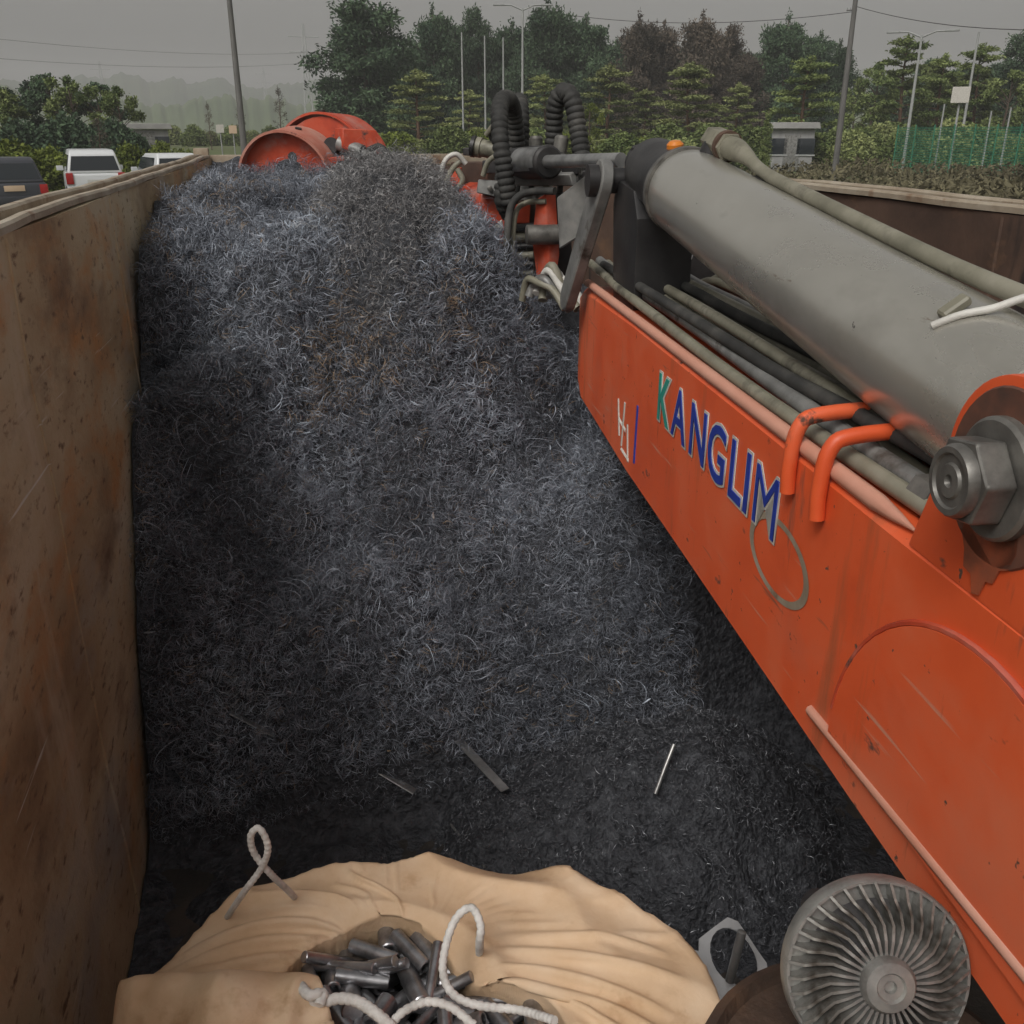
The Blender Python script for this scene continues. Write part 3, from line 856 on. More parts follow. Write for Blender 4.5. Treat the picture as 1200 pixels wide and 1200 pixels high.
pp = spline([fb, on_ram(Lr - 0.24, A1, 0.030), on_ram(Lr - 0.40, A1 , 0.014), on_ram(Lr - 0.62, A1, 0.0125), on_ram(0.8, A1, 0.0125), on_ram(0.45, A1, 0.015), on_ram(0.1, A1, 0.030), on_ram(-0.5, A1, 0.05)], 6)
rad = [0.0265 - 0.0130 * min(1, max(0, (i - 3) / 6)) for i in range(len(pp))]
tube('ram_pipe', pp, rad, M['pipe'], crane, 16)
prism('pipe_clamp', [(-0.03, -0.02), (0.03, -0.02), (0.03, 0.022), (-0.03, 0.022)], 0.06, M['dark'], crane, basis(on_ram(Lr - 0.36, A1, -0.02), sv, upv, -dv), 0.004)
# strap over the ram
st = [on_ram(0.315, R(-42), 0.004), on_ram(0.30, R(-25), 0.005), on_ram(0.285, R(-8), 0.008), on_ram(0.275, R(10), 0.026), on_ram(0.265, R(24), 0.032), on_ram(0.25, R(40), 0.016), on_ram(0.24, R(60), 0.004)]
tube('tie_strap', spline(st, 5), 0.0052, M['tie'], crane, 8)
ub = upv * math.cos(R(-38)) + sv * math.sin(R(-38))
prism('strap_buckle', [(-0.010, -0.004), (0.010, -0.004), (0.010, 0.010), (-0.010, 0.010)], 0.040, M['pipe'], crane, basis(on_ram(0.318, R(-34), 0.003), dv, ub, dv.cross(ub)), 0.003)
lathe('marker_lamp', rodE * 0 + on_ram(Lr + 0.09, R(-6), -0.018), on_ram(Lr + 0.09, R(-6), 0.2), [(0, 0.022), (0.012, 0.022), (0.020, 0.014), (0.022, 0.0)], M['amber'], crane, 16)

# pipes and hoses lying on top of the boom
nh = 8
for k in range(nh):
    lat = LB0 + 0.040 + k * 0.0345
    z0 = TOPD + 0.018 + (0.010 if k % 2 else 0.0)
    rad_ = (0.0135, 0.016, 0.0125, 0.0165)[k % 4]
    pts = []
    for al in np.linspace(0.1, 3.2, 15):
        pts.append(K(al, lat + 0.005 * math.sin(al * 2.3 + k * 1.7), z0 + 0.006 * math.sin(al * 3.1 + k) + 0.05 * max(0, al - 2.7)))
    tube('boom_pipe', spline(pts, 3), rad_, M['pipe'] if k % 3 != 1 else M['grey'], boom, 10)
# second layer, hoses sagging across the pipes
for k in range(4):
    pts = [K(al, LB0 + 0.075 + k * 0.05 + 0.02 * math.sin(al * 1.9 + k * 2), TOPD + 0.047 + 0.012 * abs(math.sin(al * 2 + k))) for al in np.linspace(0.3, 3.1, 14)]
    tube('boom_hose', spline(pts, 4), 0.013, M['pipe'] if k % 2 else M['rubber'], boom, 10)
# red hoops that hold the pipes
for al in (1.315, 1.205):
    hp = [K(al, LB0 - 0.010, -0.525), K(al, LB0 - 0.012, -0.48), K(al, LB0 - 0.004, TOPD + 0.035), K(al, LB0 + 0.03, TOPD + 0.055), K(al, LB0 + 0.16, TOPD + 0.060), K(al, LB0 + 0.27, TOPD + 0.045), K(al, LB1 + 0.01, TOPD - 0.02)]
    tube('pipe_hoop', spline(hp, 5), 0.012, M['orange'], boom, 10)
lathe('hose_union', K(1.02, LB0 + 0.06, TOPD + 0.024), K(1.2, LB0 + 0.06, TOPD + 0.024), [(0, 0.02), (0.0, 0.026), (0.045, 0.026), (0.045, 0.02)], M['nut'], boom, 6)

# maker's name on the boom side
def text_obj(s, size, sx, mat, loc, off, parent, name, ext=0.0008, M3=None):
    cu = bpy.data.curves.new(name, 'FONT'); cu.body = s; cu.size = size; cu.offset = off; cu.extrude = ext
    cu.resolution_u = 4
    cu.space_character = 1.28
    o = bpy.data.objects.new(name, cu); COL.objects.link(o)
    bpy.context.view_layer.update()
    me = bpy.data.meshes.new_from_object(o.evaluated_get(bpy.context.evaluated_depsgraph_get()))
    bpy.data.objects.remove(o)
    me.transform(basis(loc, (0, -1, 0), (0, 0, 1), (-1, 0, 0)) @ Matrix.Diagonal((sx, 1, 1, 1)))
    me.materials.clear()
    return link(name, me, mat, parent)
for ch, al_, sx_, mt_ in (('K', 2.115, 0.98, 'teal'), ('A', 1.985, 0.98, 'blue'), ('N', 1.855, 0.98, 'blue'), ('G', 1.730, 0.98, 'blue'), ('L', 1.602, 0.98, 'blue'), ('I', 1.522, 0.98, 'blue'), ('M', 1.476, 1.0, 'blue')):
    text_obj(ch, 0.158, sx_, M['white'], K(al_, LB0 - 0.0016, -0.634), 0.0070 if ch != 'M' else 0.004, boom, 'letter_outline')
    text_obj(ch, 0.158, sx_, M[mt_], K(al_, LB0 - 0.0032, -0.634), 0.0015 if ch != 'M' else -0.0012, boom, 'letter')
# worn white and blue painted strokes near the knuckle end
for a0, a1, z0, z1 in ((2.52, 2.49, -0.70, -0.80), (2.44, 2.46, -0.69, -0.82), (2.50, 2.42, -0.755, -0.765), (2.40, 2.38, -0.74, -0.84), (2.46, 2.37, -0.83, -0.835)):
    tube('painted_stroke', [K(a0, LB0 + 0.004, z0), K(a1, LB0 + 0.004, z1)], 0.0075, M['white'], boom, 6)
tube('painted_stroke', [K(2.30, LB0 + 0.004, -0.66), K(2.31, LB0 + 0.004, -0.82)], 0.008, M['blue'], boom, 6)

# -------- knuckle between boom and jib
def kp(px, py, Y): return Wc(atY(px, py, Y))
yk = 2.83                                # rod end depth
# two long grey link arms from the rod end down to the boom tip
def link_arm(name, a, b, wa, wb, mat, th=0.035):
    """flat bar from a to b, rounded ends, thickness sideways"""
    d = (b - a); L = d.length; d.normalize()
    s = Vector((1, 0, 0)); n = s.cross(d).normalized(); s = d.cross(n)
    poly = [(math.cos(R(t)) * wa, math.sin(R(t)) * wa) for t in range(90, 271, 15)] + [(L + math.cos(R(t)) * wb, math.sin(R(t)) * wb) for t in range(-90, 91, 15)]
    return prism(name, poly, th, mat, crane, basis(a - s * th / 2, d, n, s), 0.004)
top = K(2.84, 0.60, -0.135)
link_arm('link_arm', top, K(3.05, 0.545, -0.50), 0.058, 0.045, M['grey'])
link_arm('link_arm', K(2.84, 0.86, -0.135), K(3.10, 0.86, -0.60), 0.070, 0.055, M['dark'])
lathe('link_pin', K(2.84, 0.555, -0.135), K(2.84, 0.95, -0.135), [(0, 0.030), (0.0, 0.045), (0.03, 0.045), (0.03, 0.036), (0.36, 0.036)], M['dark'], crane, 24)
lathe('rod_eye', K(2.84, 0.685, -0.135), K(2.84, 0.84, -0.135), [(0, 0.09), (0.005, 0.096), (0.15, 0.096), (0.155, 0.09)], M['dark'], crane, 28)
# black solid put in for the shadow inside the link plates, under the rod
blk = [(math.cos(R(t)) * 0.135, math.sin(R(t)) * 0.15 - 0.20) for t in range(180, 361, 12)] + [(0.150, 0.0), (0.10, 0.07), (-0.11, 0.09), (-0.15, 0.02)]
prism('knuckle_shade', blk, 0.16, M['dark'], crane, basis(K(2.72, 0.80, -0.22), (0, -1, 0), (0, 0.10, 1), (-1, 0, 0)), 0.01, 2)
# grey gusset
g1 = [kp(652, 232, 3.35), kp(700, 195, 3.25), kp(690, 270, 3.25), kp(655, 292, 3.35)]
def plate3(name, pts, th, mat, parent, away=None):
    """flat plate through (roughly coplanar) 3-D points, thickened away from the camera"""
    nrm = (pts[1] - pts[0]).cross(pts[-1] - pts[0]).normalized()
    c = sum(pts, Vector()) / len(pts)
    o_ = Wc((0, 0, CZ)) if parent is crane else Vector((0, 0, CZ))
    if nrm.dot(c - o_) < 0: nrm = -nrm
    n = len(pts)
    V = list(pts) + [p + nrm * th for p in pts]
    F = [tuple(range(n)), tuple(range(2 * n - 1, n - 1, -1))] + [(i, i + n, (i + 1) % n + n, (i + 1) % n) for i in range(n)]
    bm = bmesh.new(); vs = [bm.verts.new(v) for v in V]
    for f in F: bm.faces.new([vs[i] for i in f])
    bmesh.ops.recalc_face_normals(bm, faces=bm.faces)
    bmesh.ops.bevel(bm, geom=bm.edges[:], offset=min(0.004, th * 0.2), segments=1, affect='EDGES')
    return link(name, bm_mesh(name, bm, True, 35), mat, parent)
plate3('gusset', g1, 0.03, M['grey'], crane)
# red jib head plates
plate3('jib_cheek', [kp(628, 234, 3.55), kp(640, 226, 3.5), kp(645, 300, 3.5), kp(640, 335, 3.5), kp(628, 322, 3.55), kp(623, 280, 3.58)], 0.05, M['red'], crane)
plate3('jib_cheek', [kp(641, 226, 3.62), kp(668, 226, 3.62), kp(672, 340, 3.62), kp(641, 340, 3.62)], 0.05, M['dark'], crane)
pv = kp(632, 275, 3.5)
lathe('jib_pin', pv + Vector((-0.05, 0, 0)), pv + Vector((0.1, 0, 0)), [(0, 0.030), (0.004, 0.036), (0.14, 0.036)], M['nut'], crane, 24)
# grey bracket and orange housing under the hose loops
plate3('hose_bracket', [kp(560, 210, 4.0), kp(640, 216, 3.85), kp(640, 236, 3.85), kp(600, 234, 3.9), kp(558, 226, 4.0)], 0.10, M['grey'], crane)
plate3('jib_housing', [kp(563, 227, 4.06), kp(600, 235, 4.0), kp(598, 300, 4.0), kp(563, 300, 4.06)], 0.22, M['red'], crane)
plate3('bracket_tab', [kp(566, 275, 3.95), kp(588, 258, 3.92), kp(590, 268, 3.92), kp(574, 290, 3.95)], 0.02, M['tie'], crane)
plate3('valve_block', [kp(600, 236, 3.8), kp(628, 236, 3.8), kp(628, 345, 3.8), kp(600, 345, 3.8)], 0.14, M['rust_dark'], crane)
plate3('valve_face', [kp(603, 240, 3.77), kp(622, 240, 3.77), kp(621, 262, 3.77), kp(604, 262, 3.77)], 0.03, M['red'], crane)
for k in range(7):                       # stacked hose ends of the valve
    yy = 268 + k * 11
    a = kp(602, yy, 3.74); b = kp(626, yy - 2, 3.70)
    lathe('valve_port', a, b, [(0, 0.012), (0, 0.017), ((b - a).length, 0.017), ((b - a).length, 0.012)], M['pipe'] if k % 2 else M['dark'], crane, 12)
plate3('jib_box', [kp(528, 190, 4.7), kp(572, 190, 4.6), kp(572, 222, 4.6), kp(528, 226, 4.7)], 0.25, M['rust_dark'], crane)
plate3('jib_flange', [kp(526, 198, 4.62), kp(540, 196, 4.6), kp(540, 226, 4.6), kp(527, 232, 4.62)], 0.03, M['red'], crane)
# jib reaching back under the turnings towards the grapple
ja = kp(600, 250, 4.15); jb = Wc((0.50, 6.5, 2.50))
tube('jib', [ja, jb], 0.12, M['red'], crane, 8)
# cross tubes and fittings
lathe('cross_tube', kp(557, 172, 4.3), kp(610, 182, 4.2), [(0, 0.03), (0, 0.042), (0.03, 0.042), (0.03, 0.036), (0.22, 0.036)], M['pipe'], crane, 18)
lathe('tube_cap', kp(556, 172, 4.29), kp(610, 182, 4.2), [(-0.015, 0.03), (-0.012, 0.044), (0.004, 0.044)], M['dark'], crane, 18)
lathe('cross_shaft', kp(604, 190, 3.75), kp(712, 188, 3.0), [(0, 0.03), (0.0, 0.036), (0.07, 0.036), (0.07, 0.052), (0.28, 0.052), (0.28, 0.022), (0.85, 0.022)], M['steel'], crane, 20)
lathe('shaft_sleeve', kp(618, 191, 3.66), kp(712, 188, 3.0), [(-0.10, 0.05), (-0.10, 0.058), (0.20, 0.058), (0.21, 0.05)], M['dark'], crane, 20)
plate3('dark_flap', [kp(571, 158, 4.25), kp(585, 140, 4.2), kp(588, 172, 4.2), kp(574, 166, 4.25)], 0.03, M['dark'], crane)
tube('flap_edge', [kp(570, 158, 4.24), kp(579, 146, 4.2), kp(588, 130, 4.2)], 0.012, M['pipe'], crane, 8)
lathe('elbow', kp(628, 178, 3.9), kp(628, 150, 3.9), [(0, 0.02), (0, 0.028), (0.05, 0.028), (0.06, 0.02)], M['nut'], crane, 12)
lathe('elbow', kp(656, 178, 3.75), kp(660, 150, 3.75), [(0, 0.02), (0, 0.028), (0.05, 0.028), (0.06, 0.02)], M['nut'], crane, 12)
plate3('small_plate', [kp(600, 204, 3.7), kp(668, 204, 3.55), kp(672, 218, 3.55), kp(604, 218, 3.7)], 0.05, M['grey'], crane)
# spiral-guarded hose loops standing up
def loop(pts, r_=0.034, rib=(0.024, 0.0055)):
    return tube('guarded_hose', spline(pts, 8), r_, M['rubber'], crane, 14, rib)
loop([kp(598, 240, 3.62), kp(592, 205, 3.62), kp(586, 160, 3.64), kp(586, 125, 3.72), kp(594, 116, 3.86), kp(602, 130, 3.98), kp(606, 170, 4.02), kp(604, 205, 4.02)])
loop([kp(612, 215, 4.05), kp(612, 170, 4.05), kp(611, 130, 4.1), kp(608, 118, 4.22), kp(605, 130, 4.32), kp(602, 190, 4.35)], 0.033)
loop([kp(645, 200, 3.85), kp(649, 160, 3.85), kp(651, 124, 3.83), kp(660, 108, 3.80), kp(670, 116, 3.77), kp(677, 150, 3.74), kp(682, 188, 3.70), kp(684, 215, 3.68)], 0.036)
loop([kp(588, 215, 3.66), kp(588, 235, 3.66), kp(596, 252, 3.7)], 0.03)
for k_, (qx, qy, w_, h_, Y_, m_) in enumerate(((640, 196, 26, 12, 3.72, 'dark'), (668, 198, 20, 14, 3.6, 'dark'), (575, 196, 20, 16, 4.18, 'dark'), (612, 200, 16, 10, 3.9, 'rust_dark'), (690, 206, 16, 12, 3.4, 'dark'), (548, 178, 12, 10, 4.5, 'dark'), (652, 176, 14, 9, 3.86, 'dark'), (636, 248, 12, 26, 3.68, 'dark'))):
    plate3('bracket_block', [kp(qx - w_ / 2, qy - h_ / 2, Y_), kp(qx + w_ / 2, qy - h_ / 2 + 1, Y_ - 0.03), kp(qx + w_ / 2, qy + h_ / 2, Y_ - 0.03), kp(qx - w_ / 2, qy + h_ / 2 - 1, Y_)], 0.06, M[m_], crane)
for k_ in range(7):
    x0_ = 566 + 17 * k_
    tube('short_hose', spline([kp(x0_, 206 + 5 * (k_ % 3), 3.98 - 0.06 * k_), kp(x0_ + 6, 190 - 6 * (k_ % 2), 3.96 - 0.06 * k_), kp(x0_ + 16, 184 + 4 * (k_ % 3), 3.93 - 0.06 * k_), kp(x0_ + 24, 198 + 5 * (k_ % 2), 3.90 - 0.06 * k_), kp(x0_ + 22, 226, 3.88 - 0.06 * k_)], 6), 0.011 + 0.003 * (k_ % 2), M['rubber'] if k_ % 3 else M['pipe'], crane, 8)
for k_ in range(6):
    bp0 = kp(574 + 11 * k_, 221 + 1.5 * k_, 3.96 - 0.02 * k_)
    lathe('bracket_bolt', bp0, bp0 + (Wc((0, 0, CZ)) - bp0), [(0, 0.012), (0.012, 0.012), (0.014, 0.008)], M['nut'], crane, 6)
# plain hoses
tube('thin_hose', spline([kp(592, 352, 3.45), kp(593, 300, 3.45), kp(597, 250, 3.5), kp(608, 230, 3.5), kp(630, 224, 3.5), kp(650, 224, 3.45)], 7), 0.014, M['rubber'], crane, 10)
tube('thin_hose', spline([kp(598, 352, 3.5), kp(600, 300, 3.5), kp(604, 252, 3.52), kp(616, 238, 3.55), kp(640, 236, 3.5)], 7), 0.010, M['pipe'], crane, 10)
tube('white_cable', spline([kp(546, 192, 4.3), kp(535, 181, 4.3), kp(522, 188, 4.3), kp(516, 210, 4.28), kp(518, 240, 4.25), kp(519, 260, 4.25)], 7), 0.011, M['tie'], crane, 8)
tube('coiled_cable', spline([kp(545, 186, 4.45), kp(532, 196, 4.45), kp(524, 212, 4.4), kp(532, 222, 4.4), kp(542, 212, 4.4), kp(536, 198, 4.42)], 6), 0.013, M['pipe'], crane, 8)
tube('black_cable', spline([kp(519, 246, 3.9), kp(526, 272, 3.75), kp(538, 300, 3.6), kp(552, 325, 3.5)], 6), 0.007, M['rubber'], crane, 8)
# knotted olive hoses / rag at the boom tip
for k in range(6):
    a = k * 1.05
    pts = [kp(612 + 8 * k, 352 - 4 * (k % 3), 3.30 - 0.02 * k), kp(618 + 7 * k, 328 + 7 * math.sin(a), 3.28), kp(632 + 5 * k, 322 + 10 * math.cos(a), 3.22), kp(648 + 4 * k, 340 + 6 * math.sin(a * 2), 3.18), kp(662 + 5 * k, 362, 3.12)]
    tube('tip_hose', spline(pts, 6), 0.013 + 0.004 * (k % 2), (M['pipe'], M['grey'], M['tie'])[k % 3], crane, 8)
# bracing leg beside the ram
plate3('brace_leg', [kp(812, 296, 3.1), kp(848, 302, 3.1), kp(830, 348, 3.1), kp(796, 342, 3.1)], 0.05, M['dark'], crane)
for k in range(5):
    pts = [kp(800 + 6 * k, 352 - 3 * k, 2.9), kp(830 + 9 * k, 330 + 8 * math.sin(k * 2.0), 2.85), kp(868 + 6 * k, 338 + 5 * math.cos(k), 2.7), kp(905 + 4 * k, 366 + 5 * k, 2.45)]
    tube('deck_hose', spline(pts, 6), 0.015, M['pipe'], crane, 8)

# ------------------------------------------------------------------ grapple lying on the heap
grap = empty('grapple', (0.10, 7.0, 2.35), 0.0)
tag(grap, 'orange-red clamshell grapple half buried in the turnings by the left rail', 'grapple')
GI = Matrix.Translation(-Vector(grap.location))
def gp_(px, py, Y): return GI @ atY(px, py, Y)
def shell(name, c, axis, r0, r1, a0, a1, depth, th, mat, holes=False):
    """curved plate: part of a drum round 'axis', radius easing from r0 to r1"""
    ax_ = Vector(axis).normalized(); x_, y_ = frame_of(ax_)
    n = 22; V = []; F = []
    for i in range(n + 1):
        t = i / n; a = R(a0 + (a1 - a0) * t); r = r0 + (r1 - r0) * t
        for d_ in (0, depth):
            for rr_ in (r, r - th):
                V.append(Vector(c) + ax_ * d_ + (x_ * math.cos(a) + y_ * math.sin(a)) * rr_)
    for i in range(n):
        b = i * 4; e = b + 4
        F += [(b, b + 2, e + 2, e), (b + 1, e + 1, e + 3, b + 3), (b, e, e + 1, b + 1), (b + 2, b + 3, e + 3, e + 2)]
    F += [(0, 1, 3, 2), (n * 4, n * 4 + 2, n * 4 + 3, n * 4 + 1)]
    bm = bmesh.new(); vs = [bm.verts.new(v) for v in V]
    for f in F: bm.faces.new([vs[i] for i in f])
    o = link(name, bm_mesh(name, bm, True, 35), mat, grap)
    return o, x_, y_, ax_
cF = gp_(333, 215, 6.75)
axF = Vector((0.42, 1, 0.10))
sh, gx, gy, ga = shell('front_shell', cF, axF, 0.325, 0.335, -5, 185, 0.30, 0.016, M['faded_red'])
# inner end plate of the front shell
endp = [(math.cos(R(t)) * 0.312, math.sin(R(t)) * 0.312) for t in range(-10, 191, 10)]
prism('end_plate', endp, 0.015, M['red'], grap, basis(Vector(cF) + ga * 0.075, gx, gy, ga))
lathe('plate_hole', Vector(cF) + ga * 0.069 + gx * -0.05 + gy * 0.16, Vector(cF) + ga, [(0, 0.030), (0.004, 0.030)], M['dark'], grap, 16)
lathe('shell_hole', Vector(cF) + ga * 0.15 + gy * 0.318 + gx * -0.08, Vector(cF) + ga * 0.15 + gy * 0.5 + gx * -0.13, [(0, 0.022), (0.012, 0.022)], M['dark'], grap, 12)
notch = [(math.cos(R(t)) * 0.10, math.sin(R(t)) * 0.085) for t in range(0, 181, 15)]
prism('hinge_notch', notch, 0.03, M['dark'], grap, basis(Vector(cF) + ga * 0.05 - gx * 0.02 + gy * 0.06, gx, gy, ga), 0.004)
cB = gp_(378, 208, 7.15)
axB = Vector((0.75, 1, -0.05))
sh2, bx_, by_, ba = shell('rear_shell', cB, axB, 0.46, 0.40, 10, 165, 0.30, 0.016, M['red'])
lathe('shell_hole', Vector(cB) + ba * 0.06 + by_ * 0.43 + bx_ * 0.02, Vector(cB) + ba * 0.06 + by_ * 0.7 + bx_ * 0.02, [(0, 0.026), (0.014, 0.026)], M['dark'], grap, 12)
prism('end_plate', [(math.cos(R(t)) * 0.40, math.sin(R(t)) * 0.40) for t in range(10, 171, 10)], 0.015, M['red'], grap, basis(Vector(cB) + ba * 0.02, bx_, by_, ba))
def gplate(name, pts, th, mat):
    return plate3(name, [Vector(p) for p in pts], th, mat, grap)
gplate('hinge_block', [gp_(392, 150, 6.9), gp_(430, 152, 6.95), gp_(441, 172, 6.95), gp_(410, 182, 6.9), gp_(392, 172, 6.9)], 0.2, M['red'])
gplate('hinge_cheek', [gp_(378, 186, 6.75), gp_(402, 182, 6.75), gp_(408, 206, 6.75), gp_(382, 214, 6.75)], 0.06, M['red'])
lathe('grapple_ram', gp_(398, 168, 6.8), gp_(452, 190, 6.6), [(0, 0.03), (0, 0.05), (0.18, 0.05), (0.18, 0.028), (0.36, 0.028)], M['grey'], grap, 16)
tube('grapple_hose', spline([gp_(432, 176, 6.7), gp_(445, 172, 6.6), gp_(456, 184, 6.5), gp_(462, 205, 6.4)], 6), 0.022, M['rubber'], grap, 8)
lathe('hinge_pin', gp_(388, 170, 6.8), gp_(402, 176, 7.2), [(0, 0.05), (0.35, 0.05)], M['dark'], grap, 14)

# ------------------------------------------------------------------ bag of steel slugs
BZ = 1.72
bagc = atZ(480, 1150, BZ)
bag = empty('bulk_bag', (bagc.x, bagc.y, ZF - 0.02))
tag(bag, 'crumpled beige woven bulk bag open over a load of steel slugs', 'bag')
hole_px = [(338, 1150), (379, 1106), (408, 1093), (454, 1081), (485, 1087), (508, 1108), (517, 1133), (533, 1148), (600, 1160), (628, 1205), (600, 1260), (520, 1275), (440, 1235), (400, 1186), (362, 1176)]
sh_px = [(142, 1200), (150, 1152), (255, 1076), (335, 1046), (450, 1031), (560, 1022), (622, 1020), (720, 1068), (800, 1110), (832, 1150), (862, 1230)]
def polar_curve(pts):
    a = []; r_ = []
    for p in pts:
        d = Vector((p.x - bagc.x, p.y - bagc.y)); a.append(math.atan2(d.y, d.x)); r_.append(d.length)
    o = np.argsort(a); a = np.array(a)[o]; r_ = np.array(r_)[o]
    a = np.concatenate([a - 2 * np.pi, a, a + 2 * np.pi]); r_ = np.tile(r_, 3)
    return lambda t: np.interp(t, a, r_)
rh0 = polar_curve([atZ(*p, BZ - 0.01) for p in hole_px])
def rh(t): return rh0(t) * (1.12 + 0.16 * np.maximum(0, np.cos(np.asarray(t) + 0.35)))
shp = [atZ(*p, BZ - 0.06) for p in sh_px]
shp += [Vector((0.50, 0.62, 0)), Vector((0.38, 0.44, 0)), Vector((0.05, 0.40, 0)), Vector((-0.30, 0.48, 0)), Vector((-0.40, 0.75, 0))]
rs = polar_curve(shp)
NT = 320
def crumple(p, s=1.0):
    v = Vector(p)
    w = Vector((noise.noise(v * 2.6), noise.noise(v * 2.6 + Vector((5, 1, 2))), noise.noise(v * 2.6 + Vector((1, 8, 3))))) * 0.30
    a = 1 - abs(noise.noise((v + w) * 4.2)) * 2.4
    b = 1 - abs(noise.noise((v + w) * 10.0 + Vector((3, 3, 3)))) * 2.4
    return s * (0.012 * a + 0.008 * b)
thA = np.linspace(0, 2 * np.pi, NT, endpoint=False)
ra = (rh(thA) + rh(thA - 0.03) + rh(thA + 0.03)) / 3
rb = (rs(thA) + rs(thA - 0.015) + rs(thA + 0.015)) / 3
rowsP = []; rowk = []
for t in np.linspace(0, 1, 8):
    rowsP.append((ra + 0.03 * (1 - t) ** 1.5 + 0.004, np.full(NT, BZ - 0.03 - 0.13 * (1 - t)))); rowk.append('in')
for t in np.linspace(0, 1, 46)[1:]:
    rowsP.append((ra + (rb - ra) * t, BZ - 0.03 + 0.03 * np.sin(np.pi * t) - 0.04 * t * t + 0 * ra)); rowk.append('top')
for t in np.linspace(0, 1, 34)[1:]:
    rowsP.append((rb * (1 + 0.05 * math.sin(math.pi * t)), np.full(NT, BZ - 0.07 - (BZ - 0.07 - ZF + 0.018) * t))); rowk.append('side')
NRW = len(rowsP)
X = np.zeros((NRW, NT, 3))
for k_, (r_, z_) in enumerate(rowsP):
    X[k_, :, 0] = np.cos(thA) * r_; X[k_, :, 1] = np.sin(thA) * r_; X[k_, :, 2] = z_
rest = X.copy()
cg = np.random.default_rng(5)
def lf(f, o):          # smooth noise over the sheet
    return vnoise(rest[:, :, 0] * f + o, rest[:, :, 1] * f + rest[:, :, 2] * f * 0.7 + o * 2.3)
# more cloth than surface: the excess has to buckle into folds
slackC = 1.10 + 0.16 * lf(5.0, 3.0); slackR = 0.99 + 0.13 * np.maximum(0, lf(5.0, 9.0)) + 0.05 * lf(11.0, 2.0)
Ln = lambda a, b: np.linalg.norm(a - b, axis=-1)
LR1 = Ln(rest[1:], rest[:-1]) * slackR[1:]
LC1 = Ln(np.roll(rest, -1, 1), rest) * slackC
LD1 = np.hypot(LR1, LC1[1:]); LD2 = LD1
LR5 = Ln(rest[5:], rest[:-5]) * (0.3 + 0.7 * slackR[5:]); LC5 = Ln(np.roll(rest, -5, 1), rest) * (0.35 + 0.65 * slackC)
LR2 = Ln(rest[2:], rest[:-2]) * slackR[2:]; LC2 = Ln(np.roll(rest, -2, 1), rest) * slackC
X[:, :, 2] += 0.036 * lf(5.5, 1.0) + 0.020 * lf(13.0, 4.0) + 0.003 * cg.normal(size=(NRW, NT))
rad_n = np.stack([np.cos(thA), np.sin(thA)], -1)
X[:, :, :2] += rad_n[None] * (0.012 * lf(11.0, 6.0) + 0.003 * cg.normal(size=(NRW, NT)))[:, :, None]
top_lim = BZ - 0.055
rmin = rb * 0.965
inn = np.array([k_ == 'in' for k_ in rowk]); sid = np.array([k_ == 'side' for k_ in rowk]); topm = np.array([k_ == 'top' for k_ in rowk])
def proj(A, B, L, k_, comp=1.0):
    d = B - A; l_ = np.linalg.norm(d, axis=-1) + 1e-9
    c_ = (l_ - L) / l_
    c_ = np.where(c_ < 0, c_ * comp, c_) * 0.5 * k_
    return d * c_[..., None]
def apply(A0, B0, cA):
    A0 += cA; B0 -= cA
vel = np.zeros_like(X)
Xp = X.copy()
jj = np.arange(NT)
